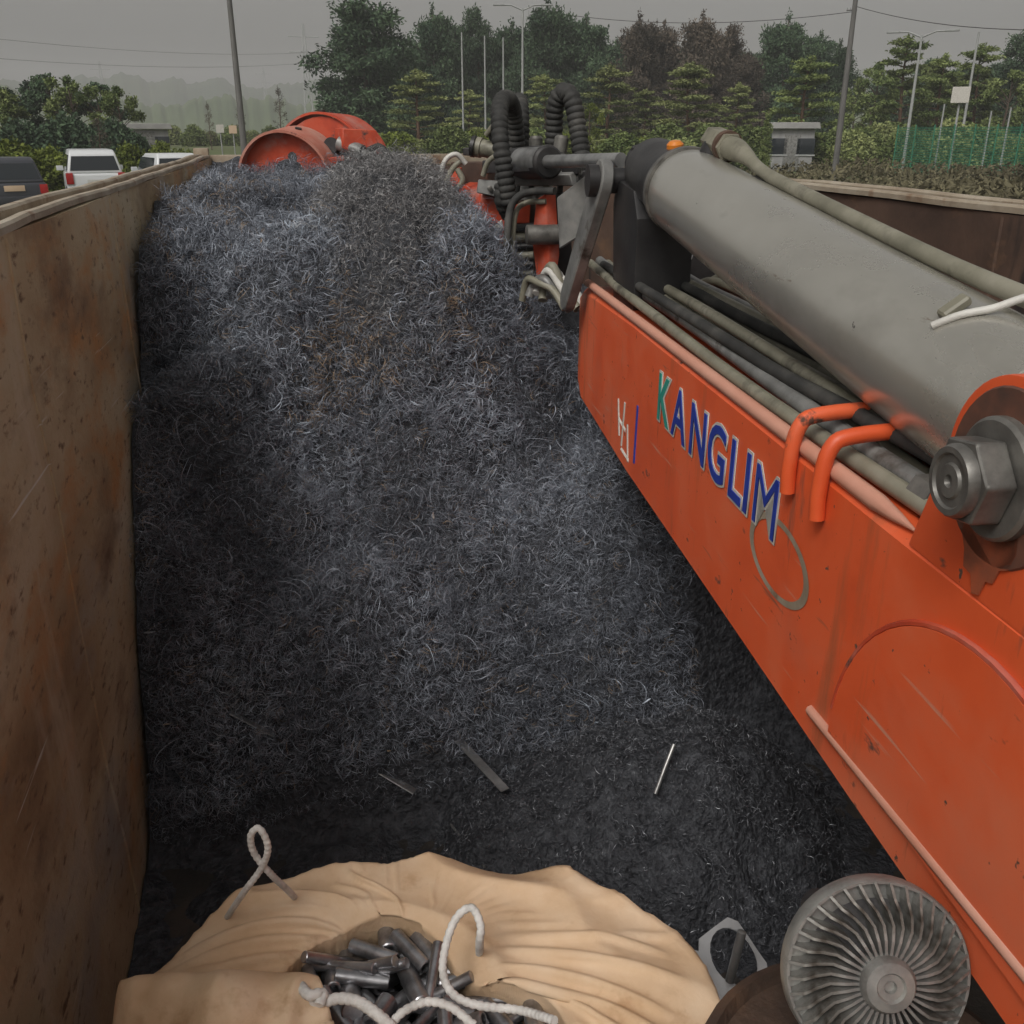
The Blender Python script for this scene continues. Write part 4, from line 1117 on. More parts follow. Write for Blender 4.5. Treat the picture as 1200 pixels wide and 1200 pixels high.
for step in range(80):
    v_ = (X - Xp) * 0.93; Xp = X.copy()
    X = X + v_; X[:, :, 2] -= 0.00016
    X[sid, :, :2] += 0.0
    for it in range(5):
        for o_ in (0, 1):                                   # along the rows
            A = X[o_:-1:2]; B = X[o_ + 1::2]; n_ = min(len(A), len(B)); c_ = proj(A[:n_], B[:n_], LR1[o_::2][:n_], 1.0)
            X[o_:-1:2][:n_] += c_; X[o_ + 1::2][:n_] -= c_
        for o_ in (0, 1):                                   # around
            ia = jj[o_::2]; ib = (ia + 1) % NT
            c_ = proj(X[:, ia], X[:, ib], LC1[:, ia], 1.0); X[:, ia] += c_; X[:, ib] -= c_
        ib = (jj + 1) % NT                                   # shear
        for r0 in (0, 1):
            a_ = X[r0:-1:2]; b_ = X[r0 + 1::2]; n_ = min(len(a_), len(b_))
            c_ = proj(a_[:n_], b_[:n_][:, ib], LD1[r0::2][:n_], 0.35); X[r0:-1:2][:n_] += c_; X[r0 + 1::2][:n_] -= np.roll(c_, 1, 1)
            a_ = X[r0:-1:2]; b_ = X[r0 + 1::2]
            c_ = proj(a_[:n_][:, ib], b_[:n_], LD2[r0::2][:n_], 0.35); X[r0:-1:2][:n_] += np.roll(c_, 1, 1); X[r0 + 1::2][:n_] -= c_
        # bending: resist folding flat only weakly
        c_ = proj(X[:-2], X[2:], LR2, 0.06); X[:-2] += c_; X[2:] -= c_
        i2 = (jj + 2) % NT; c_ = proj(X, X[:, i2], LC2, 0.06); X += c_; X -= np.roll(c_, 2, 1)
        c_ = proj(X[:-5], X[5:], LR5, 0.07); X[:-5] += c_; X[5:] -= c_
        i5 = (jj + 5) % NT; c_ = proj(X, X[:, i5], LC5, 0.05); X += c_; X -= np.roll(c_, 5, 1)
        # contents of the bag push back
        r_ = np.hypot(X[:, :, 0], X[:, :, 1])
        lump = top_lim + 0.05 * (1 - 2 * np.abs(vnoise(X[:, :, 0] * 5 + 2, X[:, :, 1] * 5 + X[:, :, 0] * 2)))
        over = topm[:, None] & (r_ < rmin[None] * 1.0)
        X[:, :, 2] = np.where(over & (X[:, :, 2] < lump), lump, X[:, :, 2])
        k_ = sid[:, None] & (r_ < rmin[None])
        r_ = np.hypot(X[:, :, 0], X[:, :, 1])
        f_ = np.where(k_, rmin[None] / np.maximum(r_, 1e-6), 1.0)
        X[:, :, 0] *= f_; X[:, :, 1] *= f_
        rmax = rb[None] * 1.035 + 0.01
        f_ = np.minimum(1.0, rmax / np.maximum(r_, 1e-6)); X[:, :, 0] *= f_; X[:, :, 1] *= f_
        lim = BZ + 0.05                                     # nothing stands up higher than this
        X[:, :, 2] = np.minimum(X[:, :, 2], lim)
        # the mouth is roughly held by the ropes, the foot stands on the floor
        X[0] = rest[0]; X[-1] = rest[-1]
        X[4:9] += (rest[4:9] - X[4:9]) * 0.03
        X[topm] += (rest[topm] - X[topm]) * 0.004
        X[:, :, 2] = np.maximum(X[:, :, 2], ZF - 0.017)
V = X.copy(); V[:, :, 2] -= (ZF - 0.02)
# one smoothing pass keeps creases but removes sawtooth
Vs = V.copy()
Vs[1:-1] = 0.76 * V[1:-1] + 0.06 * (V[2:] + V[:-2] + np.roll(V, 1, 1)[1:-1] + np.roll(V, -1, 1)[1:-1])
V = Vs.reshape(-1, 3)
rows = NRW; ii = np.arange(rows * NT).reshape(rows, NT)
q = np.stack([ii[:-1], np.roll(ii, -1, 1)[:-1], np.roll(ii, -1, 1)[1:], ii[1:]], -1).reshape(-1, 4)[:, ::-1]
M['bag'] = noisemat('woven_beige_bag', [(0.56, 0.37, 0.215), (0.67, 0.475, 0.305), (0.74, 0.565, 0.40)], 7, (1, 1, 1), 0.5, 0, 0.0, 1, 6, spec=0.5)
overlay(M['bag'], (0.42, 0.24, 0.12), 9, 0.58, 0.76)
# woven relief: two crossing fine waves
def weave(m, scale):
    nt = m.node_tree; b = [n for n in nt.nodes if n.type == 'BSDF_PRINCIPLED'][0]
    tc = nt.nodes.new('ShaderNodeTexCoord')
    hs_ = []
    for d in ('X', 'Y'):
        w = nt.nodes.new('ShaderNodeTexWave'); w.bands_direction = d; w.inputs['Scale'].default_value = scale; w.inputs['Distortion'].default_value = 1.5
        nt.links.new(tc.outputs['Object'], w.inputs['Vector']); hs_.append(w)
    mt = nt.nodes.new('ShaderNodeMath'); mt.operation = 'ADD'
    nt.links.new(hs_[0].outputs['Fac'], mt.inputs[0]); nt.links.new(hs_[1].outputs['Fac'], mt.inputs[1])
    n2 = nt.nodes.new('ShaderNodeTexNoise'); n2.inputs['Scale'].default_value = 40; n2.inputs['Detail'].default_value = 8; n2.inputs['Distortion'].default_value = 0.8
    nt.links.new(tc.outputs['Object'], n2.inputs['Vector'])
    m2 = nt.nodes.new('ShaderNodeMath'); m2.operation = 'MULTIPLY_ADD'; m2.inputs[1].default_value = 9.0
    nt.links.new(n2.outputs['Fac'], m2.inputs[0]); nt.links.new(mt.outputs[0], m2.inputs[2])
    wn_ = nt.nodes.new('ShaderNodeTexNoise'); wn_.inputs['Scale'].default_value = 7; wn_.inputs['Detail'].default_value = 4
    nt.links.new(tc.outputs['Object'], wn_.inputs['Vector'])
    va = nt.nodes.new('ShaderNodeVectorMath'); va.operation = 'MULTIPLY_ADD'; va.inputs[1].default_value = (0.16, 0.16, 0.16)
    nt.links.new(wn_.outputs['Color'], va.inputs[0]); nt.links.new(tc.outputs['Object'], va.inputs[2])
    vo = nt.nodes.new('ShaderNodeTexVoronoi'); vo.feature = 'DISTANCE_TO_EDGE'; vo.inputs['Scale'].default_value = 11
    nt.links.new(va.outputs[0], vo.inputs['Vector'])
    m3 = nt.nodes.new('ShaderNodeMath'); m3.operation = 'MULTIPLY_ADD'; m3.inputs[1].default_value = 14.0
    nt.links.new(vo.outputs['Distance'], m3.inputs[0]); nt.links.new(m2.outputs[0], m3.inputs[2])
    bp = nt.nodes.new('ShaderNodeBump'); bp.inputs['Strength'].default_value = 0.32; bp.inputs['Distance'].default_value = 0.0035
    nt.links.new(m3.outputs[0], bp.inputs['Height']); nt.links.new(bp.outputs[0], b.inputs['Normal'])
weave(M['bag'], 260)
link('fabric', quadmesh('fabric', V, q, True), M['bag'], bag)
BI = Matrix.Translation(-Vector(bag.location))
def bp_(px, py, z): return BI @ atZ(px, py, z)
# folded flap lying over the left front of the bag
def flap(name, rows_px, zs, n=60, m_=26, amp=0.7, seed=0):
    top_ = spline([bp_(*p, z) for p, z in zip(rows_px[0], zs[0])], 12)
    bot_ = spline([bp_(*p, z) for p, z in zip(rows_px[1], zs[1])], 12)
    nn = len(top_); V_ = []
    for j in range(m_ + 1):
        t = j / m_
        for i in range(nn):
            p = top_[i].lerp(bot_[i], t)
            p = p + Vector((0, 0, 0.030 * math.sin(math.pi * min(1, t * 1.6)) ** 0.6 if t < 0.625 else 0.030 * math.cos((t - 0.3125) / 0.6875 * 1.57)))
            cr = crumple(p + Vector((1 + seed, 2, 1)), amp)
            p = p + Vector((0, -0.4, 0.9)) * cr
            V_.append(p)
    # under side
    base = len(V_)
    V_ += [v + Vector((0, 0, -0.012)) for v in V_]
    F_ = []
    for j in range(m_):
        for i in range(nn - 1):
            a = j * nn + i
            F_.append((a, a + 1, a + nn + 1, a + nn)); F_.append((base + a, base + a + nn, base + a + nn + 1, base + a + 1))
    for i in range(nn - 1):
        F_.append((i, base + i, base + i + 1, i + 1)); a = m_ * nn + i; F_.append((a, a + 1, base + a + 1, base + a))
    for j in range(m_):
        a = j * nn; F_.append((a, a + nn, base + a + nn, base + a)); a = j * nn + nn - 1; F_.append((a, base + a, base + a + nn, a + nn))
    return link(name, pymesh(name, V_, F_, True), M['bag'], bag)
flap('folded_flap', [[(146, 1154), (200, 1142), (270, 1143), (340, 1140), (372, 1152)], [(130, 1290), (190, 1290), (270, 1290), (340, 1280), (405, 1250)]],
     [[BZ + 0.005, BZ + 0.03, BZ + 0.035, BZ + 0.02, BZ + 0.005], [BZ - 0.10, BZ - 0.03, BZ, BZ - 0.01, BZ - 0.02]], amp=1.5, seed=3)
# ropes
M['rope'] = noisemat('white_rope', [(0.46, 0.45, 0.43), (0.62, 0.61, 0.59), (0.72, 0.71, 0.69)], 30, (1, 1, 1), 0.8, 0, 0.5, 220, 3, bdist=0.003)
def rope(pts, r_):
    return tube('rope', spline([bp_(*p) for p in pts], 9), r_, M['rope'], bag, 10, (0.010, 0.0012))
rope([(258, 1088, BZ - 0.09), (284, 1048, BZ + 0.07), (306, 1018, BZ + 0.13), (314, 993, BZ + 0.18), (304, 971, BZ + 0.215), (294, 979, BZ + 0.20), (298, 1000, BZ + 0.16), (318, 1025, BZ + 0.11), (340, 1046, BZ + 0.03), (352, 1060, BZ - 0.08)], 0.0055)
rope([(562, 1122, BZ - 0.05), (562, 1104, BZ + 0.06), (563, 1084, BZ + 0.09), (553, 1064, BZ + 0.10), (536, 1074, BZ + 0.09), (524, 1102, BZ + 0.07), (519, 1138, BZ + 0.05), (531, 1165, BZ + 0.03), (560, 1178, BZ + 0.02), (610, 1184, BZ + 0.02), (650, 1196, BZ + 0.06)], 0.0065)
rope([(338, 1150, BZ + 0.03), (352, 1160, BZ + 0.04), (372, 1174, BZ + 0.04), (398, 1170, BZ + 0.045), (420, 1174, BZ + 0.045), (446, 1192, BZ + 0.04), (470, 1215, BZ + 0.02)], 0.0085)
rope([(350, 1152, BZ + 0.045), (362, 1166, BZ + 0.06), (378, 1164, BZ + 0.055), (374, 1178, BZ + 0.05)], 0.008)
rope([(455, 1205, BZ + 0.02), (472, 1186, BZ + 0.035), (500, 1174, BZ + 0.04), (528, 1180, BZ + 0.035), (556, 1202, BZ + 0.02)], 0.0065)

# steel slugs filling the bag
M['slug'] = noisemat('oily_steel', [(0.16, 0.16, 0.17), (0.32, 0.32, 0.335), (0.48, 0.48, 0.50)], 25, (1, 1, 1), 0.32, 0.85, 0.15, 150, 5, bdist=0.001, coord='Object')
bed = []
bedV = []
for k in range(40):
    a = 2 * math.pi * k / 40
    for j, f in enumerate((0.0, 0.5, 1.08)):
        r_ = float(rh(a)) * f + (0.03 if f > 1 else 0)
        bedV.append((math.cos(a) * r_, math.sin(a) * r_, BZ - 0.14 - 0.02 * f - (ZF - 0.02)))
bedF = []
for k in range(40):
    for j in range(2):
        a = k * 3 + j; b = ((k + 1) % 40) * 3 + j
        bedF.append((a, b, b + 1, a + 1))
link('load_bed', pymesh('load_bed', bedV, bedF), M['dark'], bag)

def slug_me(r_, L, hollow):
    c = 0.12 * r_
    if hollow:
        pr_ = [(0.02, r_ * 0.62), (0.0, r_ * 0.66), (0, r_ - c), (c, r_), (L - c, r_), (L, r_ - c), (L, r_ * 0.66), (L - 0.02, r_ * 0.62)]
    else:
        pr_ = [(0, r_ - c), (c, r_), (L - c, r_), (L, r_ - c)]
    o = lathe('steel_slug', (0, 0, -L / 2), (0, 0, 1), pr_, M['slug'], None, 18)
    me = o.data; bpy.data.objects.remove(o)
    return me
slugs = [slug_me(0.015, 0.10, False), slug_me(0.012, 0.085, True), slug_me(0.018, 0.075, False), slug_me(0.009, 0.12, False), slug_me(0.016, 0.05, True)]
lab_s = 'grey steel slug lying loose among the others in the bulk bag'
placed = []
tries = 0
while len(placed) < 210 and tries < 12000:
    tries += 1
    a = random.uniform(0, 2 * math.pi)
    r_ = float(rh(a)) * math.sqrt(random.random()) * 0.98
    px_, py_ = bagc.x + math.cos(a) * r_, bagc.y + math.sin(a) * r_
    lay = random.choice((0, 1, 1, 2, 2))
    z = BZ - 0.098 + 0.026 * lay + random.uniform(-0.004, 0.004)
    if r_ > 0.75 * float(rh(a)): z -= 0.01
    mi = random.randrange(5)
    ang = random.uniform(0, math.pi); tilt = random.gauss(0, 0.22)
    d = Vector((math.cos(ang) * math.cos(tilt), math.sin(ang) * math.cos(tilt), math.sin(tilt)))
    c_ = Vector((px_, py_, z))
    hl = (0.05, 0.0425, 0.0375, 0.06, 0.025)[mi]; rd = (0.015, 0.012, 0.018, 0.009, 0.016)[mi]
    segs = [c_ + d * hl * t for t in (-0.8, -0.4, 0, 0.4, 0.8)]
    bad = False
    for (s2, r2) in placed:
        if (s2[2] - c_).length > 0.13: continue
        for p in segs:
            if any((p - q_).length < (rd + r2) * 0.72 for q_ in s2): bad = True; break
        if bad: break
    if bad: continue
    placed.append((segs, rd))
    o = link('steel_slug', slugs[mi], None)
    o.location = c_
    o.rotation_mode = 'QUATERNION'; o.rotation_quaternion = d.to_track_quat('Z', 'Y')
    tag(o, lab_s, 'steel slug', 'steel slugs in the bulk bag')

# ------------------------------------------------------------------ rusty drum and finned wheel
M['drum'] = noisemat('rusty_casting', [(0.025, 0.016, 0.012), (0.06, 0.036, 0.024), (0.11, 0.062, 0.036)], 9, (1, 1, 1), 0.8, 0.1, 0.6, 60, 7, bdist=0.006)
dtop = atZ(1032, 1268, 1.93)
dr = lathe('rusty_drum', Vector((0, 0, 0)), Vector((0, 0, 1)), [(0, 0.20), (0.02, 0.21), (0.28, 0.21), (0.30, 0.217), (0.33, 0.217), (0.35, 0.21), (0.66, 0.21), (0.68, 0.217), (0.71, 0.217), (0.73, 0.21), (0.93, 0.208), (0.965, 0.198), (0.972, 0.185), (0.955, 0.178), (0.955, 0.02)], M['drum'], None, 48)
dr.location = (dtop.x, dtop.y, ZF - 0.018)
tag(dr, 'dark brown rusty drum standing beside the bulk bag', 'drum')

fw_c = atT(1030, 1142, 1.215)
# facing direction: mostly up, tipped to the camera's right and down
toC = (Vector((0, 0, CZ)) - fw_c).normalized()
nF = (toC * 0.88 + _r * 0.30 - _u * 0.34).normalized()
fw = empty('finned_wheel', tuple(fw_c))
tag(fw, 'grey cast finned fan wheel resting on the rusty drum', 'fan wheel')
M['cast'] = noisemat('dull_cast_aluminium', [(0.13, 0.13, 0.125), (0.24, 0.24, 0.23), (0.34, 0.335, 0.31)], 18, (1, 1, 1), 0.5, 0.45, 0.25, 120, 6, bdist=0.002)
overlay(M['cast'], (0.07, 0.06, 0.05), 11, 0.55, 0.70, rough=0.8)
M['cast_dark'] = noisemat('dark_cast_metal', [(0.02, 0.02, 0.022), (0.05, 0.048, 0.05), (0.085, 0.078, 0.075)], 14, (1, 1, 1), 0.6, 0.3, 0.3, 90, 6, bdist=0.002)  # darker cast metal for the plate behind the fins and the shaft
fx, fy = frame_of(nF)
FM = basis((0, 0, 0), fx, fy, nF)
def fl(name, prof_, mat, parent, seg=56):
    o = lathe(name, (0, 0, 0), (0, 0, 1), prof_, mat, parent, seg)
    return o
RO = 0.103
for nm, pr_, mt in (('back_plate', [(-0.020, 0.02), (-0.020, RO - 0.012), (-0.018, RO - 0.004), (-0.011, RO - 0.004), (-0.011, RO - 0.010), (-0.006, 0.06), (0.006, 0.03), (0.006, 0.005)], M['cast_dark']),
                    ('outer_rim', [(-0.022, RO - 0.010), (-0.022, RO - 0.001), (-0.019, RO), (-0.003, RO), (0.0, RO - 0.002), (0.0, RO - 0.005), (-0.009, RO - 0.006), (-0.009, RO - 0.012)], M['cast']),
                    ('hub', [(-0.01, 0.030), (0.026, 0.030), (0.032, 0.026), (0.034, 0.016), (0.031, 0.014), (0.031, 0.007), (0.026, 0.006), (0.026, 0.0)], M['cast'])):
    o = fl(nm, pr_, mt, fw)
    o.data.transform(FM)
NF = 36
for k in range(NF):
    a0 = 2 * math.pi * k / NF
    # fin as thin wall from hub to rim, kinked part-way, tapering in height
    st = []
    for r_, da, h in ((0.027, 0.0, 0.022), (0.045, 0.0, 0.022), (0.060, 0.01, 0.019), (0.074, 0.09, 0.016), (0.086, 0.17, 0.011), (RO - 0.003, 0.20, 0.001)):
        st.append((r_, a0 + da, h))
    V_ = []; w_ = 0.0016
    for r_, a, h in st:
        t_ = Vector((-math.sin(a), math.cos(a), 0)); c_ = Vector((math.cos(a) * r_, math.sin(a) * r_, 0))
        V_ += [c_ - t_ * w_ * 1.4 + Vector((0, 0, -0.012)), c_ - t_ * w_ + Vector((0, 0, h)), c_ + t_ * w_ + Vector((0, 0, h)), c_ + t_ * w_ * 1.4 + Vector((0, 0, -0.012))]
    F_ = []
    for i in range(len(st) - 1):
        for j in range(4):
            F_.append((i * 4 + j, i * 4 + (j + 1) % 4, i * 4 + 4 + (j + 1) % 4, i * 4 + 4 + j))
    F_ += [(0, 1, 2, 3), tuple(range(len(V_) - 1, len(V_) - 5, -1))]
    if k == 0:
        bm = bmesh.new(); vs = [bm.verts.new(v) for v in V_]
        for f in F_: bm.faces.new([vs[i] for i in f])
        fin_me = bm_mesh('fin', bm)
    o = link('fin', fin_me, M['cast'], fw)
    o.matrix_local = FM @ Matrix.Rotation(a0, 4, 'Z')
# shaft holding the wheel on the drum
q_ = lathe('shaft', (0, 0, 0), (0, 0, 1), [(-0.20, 0.022), (-0.018, 0.022)], M['cast_dark'], fw, 16); q_.data.transform(FM)

# punched scrap sheet and small pin beside the drum
def punched(name, loc, tilt, rz, w, h, holes, mat):
    bm = bmesh.new()
    segs = 20
    # build as grid of cells each with a round hole
    nx_, ny_ = holes
    cw, ch = w / nx_, h / ny_
    for i in range(nx_):
        for j in range(ny_):
            cx, cy = (i + 0.5) * cw - w / 2, (j + 0.5) * ch - h / 2
            r_ = min(cw, ch) * 0.43
            inn = []; out = []
            for s in range(segs):
                a = 2 * math.pi * s / segs
                inn.append(bm.verts.new((cx + math.cos(a) * r_, cy + math.sin(a) * r_, 0)))
                m_ = max(abs(math.cos(a)), abs(math.sin(a)))
                out.append(bm.verts.new((cx + math.cos(a) / m_ * cw / 2, cy + math.sin(a) / m_ * ch / 2, 0)))
            for s in range(segs):
                bm.faces.new((inn[s], out[s], out[(s + 1) % segs], inn[(s + 1) % segs]))
    bmesh.ops.remove_doubles(bm, verts=bm.verts[:], dist=0.0005)
    for v in bm.verts: v.co.z += 0.012 * math.sin(v.co.x * 18) + 0.01 * math.sin(v.co.y * 23)
    r = bmesh.ops.solidify(bm, geom=bm.faces[:], thickness=0.003)
    me = bm_mesh(name, bm)
    o = link(name, me, mat)
    o.location = loc; o.rotation_euler = (tilt[0], tilt[1], rz)
    return o
M['scrapsheet'] = noisemat('bright_scrap_sheet', [(0.42, 0.43, 0.45), (0.60, 0.61, 0.63)], 9, (1, 1, 1), 0.35, 0.35)
p_ = atZ(836, 1140, 1.30)
o = punched('punched_sheet', p_, (0.35, 0.1), 0.5, 0.26, 0.13, (2, 1), M['scrapsheet'])
tag(o, 'shiny scrap sheet with punched round holes between bag and drum', 'scrap metal')
p_ = atZ(855, 1150, 1.32); p2 = atZ(866, 1106, 1.40)
o = lathe('steel_pin', (0, 0, 0), p2 - p_, [(0, 0.009), (0.11, 0.009), (0.112, 0.006)], M['steel'], None, 14); o.location = p_
tag(o, 'small bright steel pin standing beside the punched scrap sheet', 'steel pin')

# ------------------------------------------------------------------ trees
M['bark'] = noisemat('grey_brown_bark', [(0.05, 0.036, 0.026), (0.11, 0.08, 0.058)], 6, (3, 3, 0.6), 0.95)
M['bark_red'] = noisemat('red_pine_bark', [(0.09, 0.05, 0.032), (0.17, 0.10, 0.065)], 6, (3, 3, 0.6), 0.95)
M['leaf_dark'] = leafmat('dark_needles', (0.030, 0.056, 0.034), (0.095, 0.148, 0.076))
M['leaf_pine'] = leafmat('grey_green_needles', (0.13, 0.165, 0.062), (0.33, 0.36, 0.145))
M['leaf_brown'] = leafmat('browning_needles', (0.048, 0.041, 0.034), (0.145, 0.115, 0.088))
M['leaf_green'] = leafmat('mid_green_leaves', (0.068, 0.105, 0.032), (0.21, 0.25, 0.088))
M['leaf_bright'] = leafmat('yellow_green_leaves', (0.075, 0.105, 0.018), (0.21, 0.25, 0.045))
M['leaf_bare'] = leafmat('dry_twigs', (0.06, 0.05, 0.04), (0.15, 0.125, 0.10))

def leaf_quads(P, size, flat=0.0, slim=0.45, D=None):
    """diamond leaf at each point"""
    n = len(P)
    a = rng.normal(size=(n, 3)) if D is None else D + 0.6 * rng.normal(size=(n, 3))
    a[:, 2] *= (1 - flat)
    a /= np.linalg.norm(a, axis=1, keepdims=True)
    b = np.cross(a, rng.normal(size=(n, 3)))
    if flat: b[:, 2] *= (1 - flat)
    b /= np.linalg.norm(b, axis=1, keepdims=True)
    s = (size * rng.uniform(0.6, 1.4, n))[:, None]
    V = np.stack([P - a * s, P + b * s * slim, P + a * s, P - b * s * slim], 1).reshape(-1, 3)
    Q_ = np.arange(4 * n).reshape(-1, 4)
    return V, Q_

def crown_mesh(name, blobs, per, size, flat=0.0, slim=0.45):
    """leaves through ellipsoidal clumps: (centre, radii)"""
    PP = []; TT = []; DD = []
    for (c, r3) in blobs:
        n = max(20, int(per * (r3[0] * r3[1] * r3[2]) ** (2 / 3)))
        d = rng.normal(size=(n, 3)); d /= np.linalg.norm(d, axis=1, keepdims=True)
        rad_ = rng.random(n) ** 0.45
        rad_ *= 0.8 + 0.35 * np.sin(d[:, 0] * 5 + c[0] * 9) * np.sin(d[:, 1] * 6 + c[1] * 7)
        p = np.array(c)[None, :] + d * rad_[:, None] * np.array(r3)[None, :]
        PP.append(p); DD.append(d)
        TT.append(np.clip(rng.normal(0.45, 0.2, n) + rng.normal(0, 0.16), 0, 1))
    P_ = np.concatenate(PP); T = np.concatenate(TT); D_ = np.concatenate(DD)
    V, Q_ = leaf_quads(P_, size, flat, slim, D_ * 0.8)
    return quadmesh(name, V, Q_, False, np.repeat(T, 4))

def limb_mesh(name, trunk, r0, r1, branches):
    """trunk polyline plus limbs joined into one mesh"""
    bm = bmesh.new()
    def add(pts, ra, rb, seg):
        n = len(pts); rad_ = [ra + (rb - ra) * i / (n - 1) for i in range(n)]
        me = tube_mesh('tmp', pts, rad_, seg); bm.from_mesh(me); bpy.data.meshes.remove(me)
    add(spline(trunk, 4), r0, r1, 8)
    for b in branches: add(spline(b[0], 3), b[1], b[2], 5)
    return bm_mesh(name, bm, True)

def tree_proto(kind, seed):
    """unit height tree (1 m): returns (trunk mesh, crown mesh, materials)"""
    rs_ = random.Random(seed)
    H = 10.0
    blobs = []; br = []
    lean = rs_.uniform(-0.5, 0.5)
    trunk = [Vector((0, 0, -0.3)), Vector((lean * 0.2, 0.1, H * 0.3)), Vector((lean * 0.6, -0.1, H * 0.65)), Vector((lean, 0, H * 0.96))]
    tp = spline(trunk, 10)
    def tat(h): return tp[max(0, min(len(tp) - 1, int(h * (len(tp) - 1))))]
    if kind == 'evergreen':               # dense dark pine with ragged outline
        n = 34
        for i in range(n):
            h = 0.12 + 0.84 * i / n + rs_.uniform(-0.05, 0.05)
            reach = (2.5 * min(1.0, (1.06 - h) / 0.42) ** 0.75) * rs_.uniform(0.5, 1.25) + 0.15
            a = i * 2.4 + rs_.uniform(-0.5, 0.5)
            c = tat(h); e = c + Vector((math.cos(a) * reach, math.sin(a) * reach, rs_.uniform(-0.1, 0.55)))
            br.append(([c, c.lerp(e, 0.5) + Vector((0, 0, 0.1)), e], 0.06, 0.015))
            r_ = rs_.uniform(0.75, 1.4)
            blobs.append((e, (r_ * 1.1, r_ * 1.1, r_ * 0.8)))
            blobs.append((c.lerp(e, 0.5), (r_ * 1.0, r_ * 1.0, r_ * 0.85)))
        blobs.append((tat(1.0), (0.4, 0.4, 0.6)))
        return limb_mesh('trunk', trunk, 0.24, 0.04, br), crown_mesh('crown', blobs, 330, 0.145, 0.1, 0.42)
    if kind == 'pine':                    # open layered pine pads
        n = 26
        for i in range(n):
            h = 0.12 + 0.86 * i / n
            reach = (1.06 - h) ** 0.7 * 3.3 * rs_.uniform(0.6, 1.1)
            a = i * 2.4 + rs_.uniform(-0.4, 0.4)
            c = tat(h); e = c + Vector((math.cos(a) * reach, math.sin(a) * reach, rs_.uniform(0.1, 0.5)))
            br.append(([c, c.lerp(e, 0.6) + Vector((0, 0, 0.05)), e], 0.06, 0.02))
            for f in (1.0, 0.62):
                q_ = c.lerp(e, f); r_ = rs_.uniform(0.6, 0.95) * (0.8 if f < 1 else 1.0)
                blobs.append((q_ + Vector((0, 0, 0.1)), (r_ * 1.4, r_ * 1.4, r_ * 0.38)))
        blobs.append((tat(1.0), (0.45, 0.45, 0.4)))
        return limb_mesh('trunk', trunk, 0.2, 0.04, br), crown_mesh('crown', blobs, 620, 0.14, 0.2, 0.36)
    if kind == 'broad':
        n = 26
        for i in range(n):
            h = 0.2 + 0.75 * rs_.random()
            reach = math.sin(math.pi * min(1, (h - 0.1) * 1.05)) ** 0.7 * 2.9 * rs_.uniform(0.5, 1.05)
            a = i * 2.4
            c = tat(h * 0.85); e = tat(h) + Vector((math.cos(a) * reach, math.sin(a) * reach, rs_.uniform(0, 0.5)))
            br.append(([c, c.lerp(e, 0.5) + Vector((0, 0, 0.2)), e], 0.06, 0.015))
            r_ = rs_.uniform(0.65, 1.1)
            blobs.append((e, (r_, r_, r_ * 0.8)))
        blobs.append((tat(1.0) + Vector((0, 0, -0.3)), (0.7, 0.7, 0.6)))
        return limb_mesh('trunk', trunk, 0.2, 0.05, br), crown_mesh('crown', blobs, 480, 0.15, 0, 0.55)
    if kind == 'column':
        for i in range(16):
            h = 0.08 + 0.9 * i / 16; w = (1 - h) ** 0.5 * 1.0 + 0.25
            for a in (i * 2.4, i * 2.4 + 2.1):
                blobs.append((tat(h) + Vector((math.cos(a) * w * 0.5, math.sin(a) * w * 0.5, 0)), (w * 0.8, w * 0.8, 0.7)))
        return limb_mesh('trunk', trunk, 0.2, 0.04, []), crown_mesh('crown', blobs, 260, 0.16, 0, 0.4)
    if kind == 'bare':
        for i in range(40):
            h = 0.2 + 0.75 * rs_.random(); a = rs_.uniform(0, 6.28); reach = rs_.uniform(0.6, 2.2) * (1.1 - h)
            c = tat(h); e = c + Vector((math.cos(a) * reach, math.sin(a) * reach, reach * rs_.uniform(0.5, 1.4)))
            br.append(([c, c.lerp(e, 0.5) + Vector((0, 0, 0.15)), e], 0.035, 0.012))
            blobs.append((e, (0.5, 0.5, 0.6)))
        return limb_mesh('trunk', trunk, 0.14, 0.03, br), crown_mesh('crown', blobs, 60, 0.15, 0, 0.25)
    if kind == 'bush':
        for i in range(22):
            a = i * 2.4; r_ = 3.2 * math.sqrt((i + 0.5) / 22)
            hgt = 6.0 * (1 - (r_ / 4.2) ** 2) + rs_.uniform(-1.2, 1.0)
            blobs.append((Vector((math.cos(a) * r_, math.sin(a) * r_, hgt)), (1.8, 1.8, 1.7)))
            blobs.append((Vector((math.cos(a) * r_, math.sin(a) * r_, hgt * 0.45)), (1.7, 1.7, 1.9)))
        trunk = [Vector((0, 0, -0.5)), Vector((0.1, 0, 2.5)), Vector((0, 0.1, 5))]
        return limb_mesh('trunk', trunk, 0.3, 0.1, []), crown_mesh('crown', blobs, 170, 0.29, 0, 0.55)

